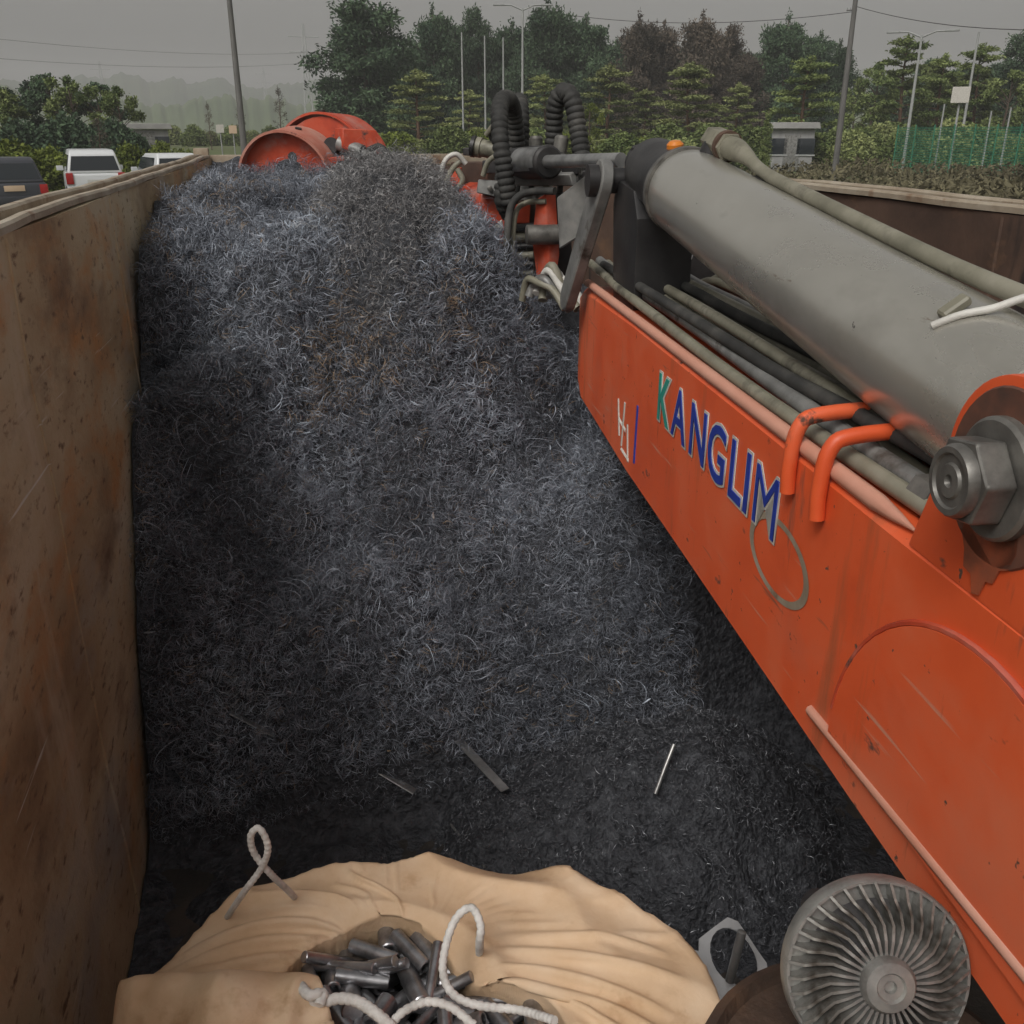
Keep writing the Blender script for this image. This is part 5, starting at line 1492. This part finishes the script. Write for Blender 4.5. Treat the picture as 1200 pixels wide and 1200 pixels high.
PRO = {}
for kind, ns in (('evergreen', 5), ('pine', 3), ('broad', 2), ('column', 1), ('bare', 1), ('bush', 2)):
    PRO[kind] = [tree_proto(kind, 100 + 13 * i + len(kind)) for i in range(ns)]
crown_cache = {}
def crown_of(kind, i, leaf):
    key = (kind, i, leaf)
    if key not in crown_cache:
        me = PRO[kind][i][1].copy(); me.materials.clear(); me.materials.append(M[leaf]); crown_cache[key] = me
    return crown_cache[key]
trunk_cache = {}
def trunk_of(kind, i, bark):
    key = (kind, i, bark)
    if key not in trunk_cache:
        me = PRO[kind][i][0].copy(); me.materials.clear(); me.materials.append(M[bark]); trunk_cache[key] = me
    return trunk_cache[key]
tcount = [0]
HOR = 153.0
def plant(kind, px, top, dist, leaf, label, cat='tree', group=None, wide=1.0, name=None, bark='bark'):
    """tree whose top reaches picture height 'top' when seen over 'dist' metres; wide scales the crown sideways"""
    p = polar(px, dist)
    z0 = gz(p.x, p.y) - 0.03
    hgt = rise(px, top, dist) + CZ - z0
    i = tcount[0] % len(PRO[kind]); tcount[0] += 1
    o = empty(name or ('pine_tree' if kind in ('pine', 'evergreen') else 'bush' if kind == 'bush' else 'tree'), (p.x, p.y, z0), random.uniform(0, 6.28))
    unit = 10.0 if kind != 'bush' else 8.0
    s = hgt / unit
    t = link('trunk', trunk_of(kind, i, bark), None, o); c = link('crown', crown_of(kind, i, leaf), None, o)
    for k_ in (t, c): k_.scale = (s * wide, s * wide, s)
    tag(o, label, cat, group)
    return o

G1 = 'trees along the far side of the field'
for px, top, d in ((455, 40, 112), (500, 46, 110), (545, 34, 114), (590, 44, 112), (635, 36, 114), (675, 46, 110), (720, 44, 114), (765, 40, 112), (805, 46, 114), (850, 50, 112), (890, 52, 112), (935, 60, 112), (1030, 84, 105), (1075, 70, 105), (1120, 72, 105), (1165, 66, 105)):
    plant('evergreen', px, top, d, 'leaf_dark', 'dark pine in the back rank of the wood', group='back rank of pines', wide=1.15)
L_ev = 'dense dark green pine in the tall row behind the paler young pines'
plant('evergreen', 432, -8, 84, 'leaf_dark', 'tallest dark pine with long low boughs standing alone above the grapple', group=G1, wide=1.12)
for px, top, d, w in ((512, 4, 92, 0.72), (562, 10, 95, 0.66), (600, 22, 96, 0.8), (640, -4, 92, 0.75), (684, 16, 94, 0.8), (700, 36, 99, 0.95), (535, 30, 99, 0.95), (620, 34, 100, 1.0)):
    plant('evergreen', px, top, d, 'leaf_dark', L_ev, group=G1, wide=w)
for px, top, d, w in ((742, 14, 92, 0.66), (772, 24, 95, 0.75), (815, 12, 92, 0.7), (846, 30, 96, 0.7), (870, 60, 93, 0.8)):
    plant('evergreen', px, top, d, 'leaf_brown', 'brownish dying conifer in the row behind the ram', group=G1, wide=w)
for px, top, d, w in ((912, 14, 95, 0.75), (950, 36, 97, 0.8), (975, 46, 95, 0.7)):
    plant('evergreen', px, top, d, 'leaf_dark', 'dark round-topped pine next to the leaning lamp post', group=G1, wide=w)
plant('evergreen', 1185, 40, 92, 'leaf_dark', 'dark blue-green pine behind the green mesh fence', group=G1, wide=0.9)
plant('evergreen', 1235, 30, 90, 'leaf_dark', 'dark blue-green pine behind the green mesh fence', group=G1, wide=0.9)
for px, top, d, w in ((490, 80, 70, 1.5), (548, 104, 74, 1.3), (640, 86, 73, 1.35), (712, 74, 70, 1.4), (806, 72, 68, 1.5), (755, 104, 72, 1.3), (862, 96, 72, 1.2)):
    plant('pine', px, top, d, 'leaf_pine', 'pale grey-green young pine with open layered boughs in front of the dark row', group='young pines in front of the dark row', wide=w, bark='bark_red')
for px, top, d, w in ((936, 64, 66, 1.25), (1052, 40, 74, 1.1), (1095, 62, 76, 1.1), (1140, 50, 78, 1.1)):
    plant('pine', px, top, d, 'leaf_green', 'olive green pine rising behind the weedy bank and mesh fence', group='olive pines by the mesh fence', wide=w, bark='bark_red')
for px, top, d, w in ((1020, 70, 80, 0.95), (1085, 74, 82, 1.0), (1125, 80, 80, 1.0), (1175, 80, 76, 1.0), (1000, 100, 84, 1.0)):
    plant('broad', px, top, d, 'leaf_green', 'bushy green broadleaf tree behind the green mesh fence', group='broadleaf trees behind the mesh fence', wide=w)
plant('column', 900, 124, 58, 'leaf_green', 'narrow upright evergreen beside the white panel', wide=0.9, name='columnar_evergreen')
plant('broad', 691, 118, 60, 'leaf_bright', 'small yellow-green tree behind the right hose loop', wide=0.8)
# left clump
for px, top, d, w, lf in ((8, 100, 58, 1.2, 'leaf_green'), (38, 92, 62, 1.15, 'leaf_dark'), (66, 84, 60, 1.1, 'leaf_dark'), (92, 86, 58, 1.0, 'leaf_green'), (118, 94, 60, 1.05, 'leaf_dark'), (141, 97, 57, 0.85, 'leaf_green'), (-25, 86, 60, 1.2, 'leaf_dark')):
    plant('broad', px, top, d, lf, ('bushy dark green tree' if lf == 'leaf_dark' else 'lighter green leafy tree') + ' in the clump behind the parked cars', group='trees behind the parked cars', wide=w)
plant('bare', 112, 132, 50, 'leaf_bare', 'grey-brown twiggy shrub below the tree clump behind the white pickup', wide=1.4)
plant('bare', 284, 112, 75, 'leaf_bare', 'thin twiggy tree at the foot of the tall leaning pole', wide=0.8)
plant('bare', 330, 96, 100, 'leaf_bare', 'sparse twiggy tree between the leaning pole and the tall pine', wide=0.9)
plant('bare', 246, 116, 90, 'leaf_bare', 'small bare tree near the orange and white road signs', wide=0.8)
for px, top, w in ((20, 140, 1.1), (48, 136, 1.1), (76, 132, 1.1), (100, 136, 1.0), (130, 138, 0.9), (150, 146, 0.8)):
    plant('bush', px, top, 55, 'leaf_dark', 'dark bush filling the foot of the tree clump behind the cars', 'bush', 'dark bushes under the tree clump', w)
# hedges and bushes
for px, top, d, w in ((4, 163, 40, 1.3), (30, 168, 40, 1.2), (52, 172, 41, 0.9), (-20, 160, 40, 1.3)):
    plant('bush', px, top, d, 'leaf_bright', 'rounded bright green bush behind the dark parked car', 'bush', 'bushes behind the dark parked car', w)
for px, top, d, w in ((148, 168, 46, 0.9), (166, 168, 47, 0.9), (185, 166, 48, 0.9), (210, 168, 50, 0.9)):
    plant('bush', px, top, d, 'leaf_bright', 'low green hedge bush between the two white vehicles', 'bush', 'hedge between the white vehicles', w)
for i, px in enumerate(range(175, 345, 24)):
    plant('bush', px + random.uniform(-5, 5), 146 + random.uniform(-6, 6), 105 + random.uniform(-10, 15), ('leaf_green', 'leaf_pine')[i % 2], 'hazy green bush in the valley beyond the left rail', 'bush', 'bushes in the valley', 1.3)
for i, px in enumerate(range(380, 1010, 25)):
    if 896 < px < 960: continue
    plant('bush', px + random.uniform(-8, 8), 150 + random.uniform(-8, 8), 62 + random.uniform(-4, 6), ('leaf_green', 'leaf_pine', 'leaf_green', 'leaf_bright')[i % 4], 'low shrub at the foot of the pine row', 'bush', 'shrubs at the foot of the pines', 1.3)
for i, px in enumerate(range(985, 1250, 26)):
    plant('bush', px + random.uniform(-6, 6), 142 + random.uniform(-10, 10), 66 + random.uniform(-3, 6), ('leaf_green', 'leaf_green', 'leaf_pine')[i % 3], 'leafy shrub growing against the green mesh fence', 'bush', 'shrubs against the mesh fence', 1.1)

# weedy bank beyond the right rail: one uncountable mass of dry stems
nw = 34000
px = rng.normal(1080, 190, nw); dist = np.clip(rng.normal(40, 9, nw), 22, 66)
a_ = np.arctan((px - 600) / 1187.0) + YAW
wx, wy = np.sin(a_) * dist, np.cos(a_) * dist
hh = (0.35 + 0.75 * np.clip(0.5 + 0.9 * fbm(wx * 0.25, wy * 0.25, 3), 0, 1.2)) * rng.uniform(0.1, 1, nw) * np.clip(1.25 - ((px - 1080) / 420) ** 2 - ((dist - 40) / 24) ** 2, 0.12, 1)
Pw = np.stack([wx, wy, ground_z(wx, wy) + hh], -1)
Vw, Qw = leaf_quads(Pw, 0.13, 0, 0.35)
M['weed'] = leafmat('dry_weeds', (0.070, 0.060, 0.035), (0.16, 0.145, 0.085), 0.0)
wd = link('weeds', quadmesh('weeds', Vw, Qw, False, np.repeat(np.clip(0.4 + 0.6 * fbm(wx * 0.3 + 4, wy * 0.3, 2) + 0.2 * rng.normal(size=nw), 0, 1), 4)), M['weed'])
tag(wd, 'brownish dry weeds on the bank beyond the right rail', 'weeds', kind='stuff')
ng = 16000
px = rng.uniform(-60, 800, ng); dist = rng.uniform(28, 75, ng)
a_ = np.arctan((px - 600) / 1187.0) + YAW
wx, wy = np.sin(a_) * dist, np.cos(a_) * dist
Pw = np.stack([wx, wy, ground_z(wx, wy) + 0.22 * rng.random(ng)], -1)
Vw, Qw = leaf_quads(Pw, 0.13, 0, 0.3)
M['grass'] = leafmat('short_grass', (0.08, 0.095, 0.025), (0.16, 0.17, 0.055), 0.0)
gr = link('grass', quadmesh('grass', Vw, Qw, False, np.repeat(rng.random(ng), 4)), M['grass'])
tag(gr, 'short yellow-green grass in the field around the parked cars', 'grass', kind='stuff')

# ------------------------------------------------------------------ poles, wires, fence, sheds, signs
M['pole'] = noisemat('weathered_pole', [(0.09, 0.088, 0.085), (0.15, 0.145, 0.14)], 3, (1, 1, 0.3), 0.8)
M['lamp'] = noisemat('galvanised_pole', [(0.26, 0.27, 0.27), (0.36, 0.37, 0.37)], 3, (1, 1, 0.3), 0.6)
def pole(name, px, dist, toppx, topy, r_, mat, label, cat, group=None, arm=None):
    p = polar(px, dist); z0 = gz(p.x, p.y)
    t = p; h = rise(px, topy, dist) + CZ
    o = empty(name, (p.x, p.y, z0 - 0.05))
    d = Vector((t.x - p.x, t.y - p.y, h - z0 + 0.05))
    tube('shaft', [Vector(), d * 0.5, d], [r_, r_ * 0.85, r_ * 0.65], mat, o, 10)
    side = Vector((math.cos(az_of(px)), -math.sin(az_of(px)), 0))
    if arm == 'lamp':
        for s in (-1, 1):
            am = tube('lamp_arm', [d - Vector((0, 0, 0.1)), d + side * s * 0.7 + Vector((0, 0, 0.18)), d + side * s * 1.5 + Vector((0, 0, 0.2))], 0.045, mat, o, 6)
            e = d + side * s * 1.5 + Vector((0, 0, 0.2))
            prism('lamp_head', [(-0.35, -0.13), (0.35, -0.10), (0.38, 0.10), (-0.35, 0.13)], 0.10, mat, o, basis(e + Vector((0, 0, -0.05)), side, Vector((0, 0, 1)).cross(side), (0, 0, 1)), 0.02)
    if arm == 'cross':
        for dz, w in ((-0.9, 1.25), (-2.0, 0.8)):
            c = d + Vector((0, 0, dz))
            tube('crossarm', [c - side * w, c + side * w * 0.35], 0.08, mat, o, 6)
            for s in (-0.9, -0.5, 0.25):
                lathe('insulator', c + side * w * s, c + side * w * s + Vector((0, 0, 1)), [(0.05, 0.03), (0.1, 0.07), (0.16, 0.05), (0.22, 0.07), (0.28, 0.02)], M['lamp'], o, 8)
    if arm == 'panel':
        prism('junction_box', [(-0.45, -0.4), (0.45, -0.4), (0.45, 0.4), (-0.45, 0.4)], 0.25, M['white'], o, basis(d - Vector((0, 0, 0.4)), side, (0, 0, 1), side.cross(Vector((0, 0, 1)))), 0.02)
    tag(o, label, cat, group)
    return o
pole('leaning_pole', 284, 46, 270, -25, 0.16, M['pole'], 'tall dark pole leaning slightly left over the valley beyond the left rail', 'pole')
pole('leaning_pole', 984, 48, 1014, -25, 0.15, M['pole'], 'tall grey pole leaning right beside the round-topped dark pine', 'pole')
pole('utility_pole', 984, 120, 986, -12, 0.17, M['pole'], 'utility pole with wooden crossarms rising behind the pines', 'utility pole', arm='cross')
for px, top in ((543, 38), (569, 42), (590, 44)):
    pole('steel_pole', px, 66, px, top, 0.07, M['lamp'], 'slim bare grey steel pole in front of the dark pine row', 'pole', 'slim poles in front of the pines')
pole('street_lamp', 612, 66, 613, 10, 0.09, M['lamp'], 'double-armed grey street lamp in front of the pine row', 'street lamp', arm='lamp')
pole('fence_lamp', 1064, 62, 1086, 42, 0.10, M['lamp'], 'tall grey double-armed lamp beside the end of the green mesh fence', 'street lamp', arm='lamp')
pole('steel_pole', 1128, 64, 1150, 38, 0.09, M['lamp'], 'tall thin pole rising from inside the green mesh fence', 'pole')
pole('box_pole', 1119, 60, 1126, 102, 0.08, M['lamp'], 'short post carrying a pale square box above the mesh fence', 'pole', arm='panel')
for px, top in ((1102, 122), (1158, 130), (1180, 126)):
    pole('steel_pole', px, 58, px + 3, top, 0.06, M['lamp'], 'short grey post standing beside the green mesh fence', 'pole', 'short posts by the mesh fence')
# lattice mast far away
for px, top, dist in ((364, 28, 420), (128, 72, 700), (315, 78, 800)):
    p = polar(px, dist); z0 = gz(p.x, p.y); h = rise(px, top, dist) + CZ - z0
    o = empty('lattice_mast', (p.x, p.y, z0))
    w = 2.2
    for sx, sy in ((-1, -1), (1, -1), (1, 1), (-1, 1)):
        tube('leg', [Vector((sx * w, sy * w, -2)), Vector((sx * 0.3, sy * 0.3, h))], 0.22, M['lamp'], o, 5)
    for k in range(6):
        f = k / 6; ww = w * (1 - f) + 0.3 * f; ww2 = w * (1 - f - 1 / 6) + 0.3 * (f + 1 / 6)
        tube('brace', [Vector((-ww, -ww, h * f)), Vector((ww2, -ww2, h * (f + 1 / 6)))], 0.14, M['lamp'], o, 4)
        tube('brace', [Vector((ww, -ww, h * f)), Vector((-ww2, -ww2, h * (f + 1 / 6)))], 0.14, M['lamp'], o, 4)
    for f in (0.78, 0.9):
        tube('crossarm', [Vector((-6, 0, h * f)), Vector((6, 0, h * f))], 0.2, M['lamp'], o, 4)
    tag(o, {364: 'pale lattice mast rising beside the tall dark pine', 128: 'faint lattice mast on the ridge above the tree clump', 315: 'faint lattice mast right of the tall leaning pole'}[px], 'pylon')
# overhead wires
def wire(a, b, sag, label, r_=0.035):
    pts = [a.lerp(b, t) - Vector((0, 0, sag * 4 * t * (1 - t))) for t in np.linspace(0, 1, 17)]
    o = tube('overhead_wire', pts, r_, M['rubber'], None, 4)
    tag(o, label, 'wire', 'overhead wires')
def airp(px, py, dist):
    p = polar(px, dist); return Vector((p.x, p.y, CZ + rise(px, py, dist)))
wire(airp(-200, 18, 260), airp(364, 62, 420), 3, 'upper dark cable sagging across the sky over the left tree clump', 0.05)
wire(airp(-200, 48, 260), airp(364, 74, 420), 3, 'lower faint cable across the sky over the left tree clump', 0.05)
wire(airp(985, 8, 120), airp(1300, 32, 90), 1, 'cable running from the utility pole across the sky to the right')
wire(airp(985, 14, 120), airp(640, 14, 140), 1.2, 'cable running from the utility pole over the conifers')

# green mesh fence
M['mesh'], nt_, b_ = newmat('green_mesh')
b_.inputs['Base Color'].default_value = (0.030, 0.17, 0.10, 1); b_.inputs['Roughness'].default_value = 0.6
fa_, fb_ = polar(1052, 60), polar(1290, 50)
fence = empty('mesh_fence', (fa_.x, fa_.y, gz(fa_.x, fa_.y)))
tag(fence, 'green wire mesh fence on posts behind the weedy bank', 'fence')
nseg = 9
for k in range(nseg + 1):
    p = fa_.lerp(fb_, k / nseg) - fa_
    tube('post', [Vector((p.x, p.y, -0.3)), Vector((p.x, p.y, 2.55))], 0.035, M['mesh'], fence, 8)
for k in range(nseg):
    a = fa_.lerp(fb_, k / nseg) - fa_; b = fa_.lerp(fb_, (k + 1) / nseg) - fa_
    d = (b - a); L = d.length; d.normalize()
    bm = bmesh.new()
    def bar(p, q, t=0.013):
        n = Vector((0, 0, 1)) if abs((q - p).normalized().z) < 0.5 else d
        vs = [bm.verts.new(p - n * t), bm.verts.new(q - n * t), bm.verts.new(q + n * t), bm.verts.new(p + n * t)]
        bm.faces.new(vs)
    nn_ = int(L / 0.10)
    for i in range(nn_ + 1):
        p = a + d * (L * i / nn_); bar(p + Vector((0, 0, 0.1)), p + Vector((0, 0, 2.45)))
    for z in np.arange(0.1, 2.5, 0.12):
        bar(a + Vector((0, 0, z)), b + Vector((0, 0, z)))
    me = bm_mesh('mesh_panel', bm)
    link('mesh_panel', me, M['mesh'], fence)

def shed(name, px, dist, w, d, h, wallm, roofm, label, over=0.3, zoff=0.0, openf=False):
    p = polar(px, dist); z0 = gz(p.x, p.y) + zoff
    o = empty(name, (p.x, p.y, z0), -az_of(px))
    box('wall', (-w / 2, -d / 2, -0.3), (w / 2, d / 2, h), wallm, o, 0.02)
    prism('roof', [(-w / 2 - over, h + 0.01), (w / 2 + over, h + 0.01), (w / 2 + over * 0.7, h + 0.35), (-w / 2 - over * 0.7, h + 0.35)], d + 2 * over, roofm, o, basis((0, d / 2 + over, 0), (1, 0, 0), (0, 0, 1), (0, -1, 0)), 0.02)
    box('door', (-0.45, -d / 2 - 0.03, 0.0), (0.45, -d / 2 - 0.003, min(2.0, h - 0.15)), M['grey'], o, 0.01)
    for sx in (-w * 0.32, w * 0.32):
        wdw = box('window', (sx - 0.5, -d / 2 - 0.03, h * 0.4), (sx + 0.5, -d / 2 - 0.003, h * 0.78), M['glass'], o, 0.01)
        box('sill', (sx - 0.55, -d / 2 - 0.06, h * 0.4 - 0.08), (sx + 0.55, -d / 2 - 0.003, h * 0.4 - 0.004), M['lamp'], wdw)
    tag(o, label, 'shed')
    return o
M['glass'], nt_, b_ = newmat('dark_glass')
b_.inputs['Base Color'].default_value = (0.02, 0.025, 0.03, 1); b_.inputs['Roughness'].default_value = 0.08
M['shedroof'] = noisemat('grey_sheet_roof', [(0.24, 0.235, 0.235), (0.33, 0.325, 0.32)], 1.5, (1, 1, 1), 0.7)
M['shedwall'] = noisemat('pale_grey_cladding', [(0.22, 0.22, 0.225), (0.31, 0.31, 0.31)], 1.0, (4, 4, 0.2), 0.8)
shed('storage_shed', 172, 72, 2.6, 3, 2.0, M['shedwall'], M['shedroof'], 'low grey shed with flat roof beyond the hedge near the white vehicles')
shed('site_cabin', 930, 62, 2.4, 2.2, 2.3, M['shedwall'], M['shedroof'], 'pale cabin between the pine trunks beside the upright evergreen')
M['plate_y'] = noisemat('pale_orange_plate', [(0.55, 0.40, 0.28), (0.60, 0.45, 0.32)], 10, (1, 1, 1), 0.5)
# road signs by the valley
for px, top, colr, lab in ((258, 146, 'white', 'small pale road sign near the far end of the left rail'), (273, 147, 'plate_y', 'small pale orange road sign near the far end of the left rail')):
    p = polar(px, 70); z0 = gz(p.x, p.y); h = rise(px, top, 70) + CZ - z0
    o = empty('road_sign', (p.x, p.y, z0), -az_of(px))
    tube('post', [Vector((0, 0, -0.2)), Vector((0, 0, h - 0.1))], 0.04, M['lamp'], o, 8)
    prism('sign_face', [(-0.25, 0), (0.25, 0), (0.25, 0.5), (-0.25, 0.5)], 0.03, M[colr], o, basis((0, -0.05, h - 0.5), (1, 0, 0), (0, 0, 1), (0, -1, 0)), 0.006)
    tag(o, lab, 'road sign')

# ------------------------------------------------------------------ parked cars
def paint(name, c):
    m, nt, b = newmat(name)
    b.inputs['Base Color'].default_value = (*c, 1); b.inputs['Roughness'].default_value = 0.32
    b.inputs['Coat Weight'].default_value = 0.4; b.inputs['Coat Roughness'].default_value = 0.1
    return m
M['white_paint'] = paint('white_car_paint', (0.60, 0.62, 0.64)); M['dark_paint'] = paint('dark_car_paint', (0.035, 0.038, 0.048))
M['tail'] = noisemat('red_tail_lamp', [(0.30, 0.012, 0.012), (0.42, 0.02, 0.018)], 10, (1, 1, 1), 0.2)
M['plate'] = noisemat('number_plate', [(0.45, 0.45, 0.43), (0.55, 0.55, 0.53)], 10, (1, 1, 1), 0.5)
def car(name, px, dist, pm, label, kind='suv', turn=0.0, W=1.86, platem='plate', lz=0.0):
    p = polar(px, dist); z0 = gz(p.x, p.y) + lz
    o = empty(name, (p.x, p.y, z0), -az_of(px) + turn)
    # side profile (y forward, z up), rear at y = 0, extruded across x with tumblehome
    if kind == 'suv':
        lower = [(0.05, 0.30), (-0.03, 0.55), (0.0, 0.98), (4.45, 0.95), (4.55, 0.62), (4.45, 0.28)]
        cab = [(0.03, 0.97), (0.30, 1.58), (0.55, 1.68), (2.3, 1.66), (2.7, 1.55), (3.35, 0.98)]
    else:
        lower = [(0.04, 0.38), (-0.02, 0.6), (0.0, 1.10), (4.85, 1.06), (5.0, 0.68), (4.9, 0.34)]
        cab = [(0.02, 1.08), (0.16, 1.70), (0.40, 1.82), (2.9, 1.82), (3.25, 1.72), (3.95, 1.07)]
    def body(nm, prof_, w0, w1, mat, bev):
        bm = bmesh.new()
        zs = [q_[1] for q_ in prof_]; z_lo, z_hi = min(zs), max(zs)
        L_ = []; R_ = []
        for y_, z_ in prof_:
            w = w0 + (w1 - w0) * (z_ - z_lo) / (z_hi - z_lo)
            L_.append(bm.verts.new((-w / 2, y_, z_))); R_.append(bm.verts.new((w / 2, y_, z_)))
        n = len(prof_)
        bm.faces.new(L_); bm.faces.new(R_[::-1])
        for i in range(n): bm.faces.new((L_[i], R_[i], R_[(i + 1) % n], L_[(i + 1) % n]))
        bmesh.ops.recalc_face_normals(bm, faces=bm.faces)
        bmesh.ops.bevel(bm, geom=bm.edges[:], offset=bev, segments=3, affect='EDGES', profile=0.6)
        return link(nm, bm_mesh(nm, bm, True, 50), mat, o)
    body('body', lower, W, W * 0.97, pm, 0.10)
    body('cabin', cab, W * 0.93, W * 0.74, pm, 0.07)
    zb = cab[0][1]; y0, z1 = cab[1]
    # rear window follows the cabin's rear slope
    sl = Vector((0, y0 - cab[0][0], z1 - zb)); nrm = Vector((0, -sl.z, sl.y)).normalized()
    def on(u, t, off): return Vector((0, cab[0][0], zb)) + sl * t + Vector((u, 0, 0)) + nrm * off
    w0 = W * 0.93 * 0.44; w1 = W * 0.80 * 0.44
    def slab(nm, pts, mat, par=o, th=0.02):
        n = len(pts); c = sum(pts, Vector()) / n
        nn = (pts[1] - pts[0]).cross(pts[2] - pts[0]).normalized()
        V_ = list(pts) + [q_ - nn * th for q_ in pts]
        F_ = [tuple(range(n)), tuple(range(2 * n - 1, n - 1, -1))] + [(i, i + n, (i + 1) % n + n, (i + 1) % n) for i in range(n)]
        bm = bmesh.new(); vs = [bm.verts.new(v) for v in V_]
        for f in F_: bm.faces.new([vs[i] for i in f])
        return link(nm, bm_mesh(nm, bm), mat, par)
    slab('rear_window', [on(-w0, 0.16, 0.012), on(w0, 0.16, 0.012), on(w1, 0.88, 0.012), on(-w1, 0.88, 0.012)], M['glass'])
    for s in (-1, 1):
        yA, yB = cab[1][0] + 0.35, cab[-1][0] - 0.35
        wz = lambda z_: (W * 0.93 + (W * 0.74 - W * 0.93) * (z_ - zb) / (cab[2][1] - zb)) / 2 + 0.006
        zl, zh = zb + 0.10, cab[2][1] - 0.16
        for ya, yb in ((yA, (yA + yB) / 2 - 0.05), ((yA + yB) / 2 + 0.03, yB - 0.25)):
            slab('side_window', [Vector((s * wz(zl), ya, zl)), Vector((s * wz(zl), yb + 0.2, zl)), Vector((s * wz(zh), yb, zh)), Vector((s * wz(zh), ya, zh))], M['glass'])
        tl = [(s * W * 0.485, -0.012, zb - 0.30), (s * W * 0.37, -0.035, zb - 0.30), (s * W * 0.38, -0.035, zb + 0.04), (s * W * 0.485, -0.012, zb + 0.06)]
        box('tail_lamp', (min(s * W * 0.375, s * W * 0.492), -0.045, zb - 0.32), (max(s * W * 0.375, s * W * 0.492), 0.16, zb + (0.03 if kind != 'suv' else -0.05)), M['tail'], o, 0.02)
        for y_ in (0.85, 3.65):
            a = Vector((s * (W / 2 - 0.2), y_, 0.34)); b = Vector((s * (W / 2 + 0.01), y_, 0.34))
            wl = lathe('wheel', a, b, [(0, 0.2), (0, 0.31), (0.02, 0.34), (0.19, 0.34), (0.21, 0.31), (0.21, 0.2)], M['rubber'], o, 22)
            lathe('rim', a, b, [(0.01, 0.02), (0.01, 0.205), (0.20, 0.205), (0.185, 0.03)], M['lamp'], wl, 18)
    box('bumper', (-W * 0.48, -0.09, 0.36), (W * 0.48, 0.12, 0.60), pm if kind == 'suv' else M['lamp'], o, 0.04)
    box('licence_plate', (-0.28, -0.055, 0.74), (0.28, -0.025, 0.90), M[platem], o, 0.005)
    box('mirror', (-W / 2 - 0.18, 3.0, zb + 0.02), (-W / 2 + 0.05, 3.12, zb + 0.18), pm, o, 0.03)
    box('mirror', (W / 2 - 0.05, 3.0, zb + 0.02), (W / 2 + 0.18, 3.12, zb + 0.18), pm, o, 0.03)
    tag(o, label, 'car')
    return o
car('parked_car', 4, 33, M['dark_paint'], 'dark grey parked car seen from behind, with red tail lamps and pale plate', 'suv', 0.12, platem='plate_y')
car('parked_car', 104, 36, M['white_paint'], 'white parked pickup with dark rear window and red tail lamps', 'van', 0.05)
car('parked_car', 206, 39, M['white_paint'], 'white parked car of which only the roof shows over the left rail', 'suv', 0.25)

# ------------------------------------------------------------------ haze
bm = bmesh.new()
bmesh.ops.create_cube(bm, size=1, matrix=Matrix.Translation((0, 0, 34)) @ Matrix.Diagonal((3000, 3000, 88, 1)))
hz = link('haze', bm_mesh('haze', bm))
hm = bpy.data.materials.new('haze'); hm.use_nodes = True
hn = hm.node_tree; hn.nodes.clear()
ho = hn.nodes.new('ShaderNodeOutputMaterial'); pv_ = hn.nodes.new('ShaderNodeVolumePrincipled')
pv_.inputs['Color'].default_value = (0.93, 0.94, 0.94, 1)
pv_.inputs['Density'].default_value = 0.0010
hn.links.new(pv_.outputs[0], ho.inputs['Volume'])
hz.data.materials.append(hm)
tag(hz, 'thin grey haze filling the valley air', 'haze', kind='stuff')
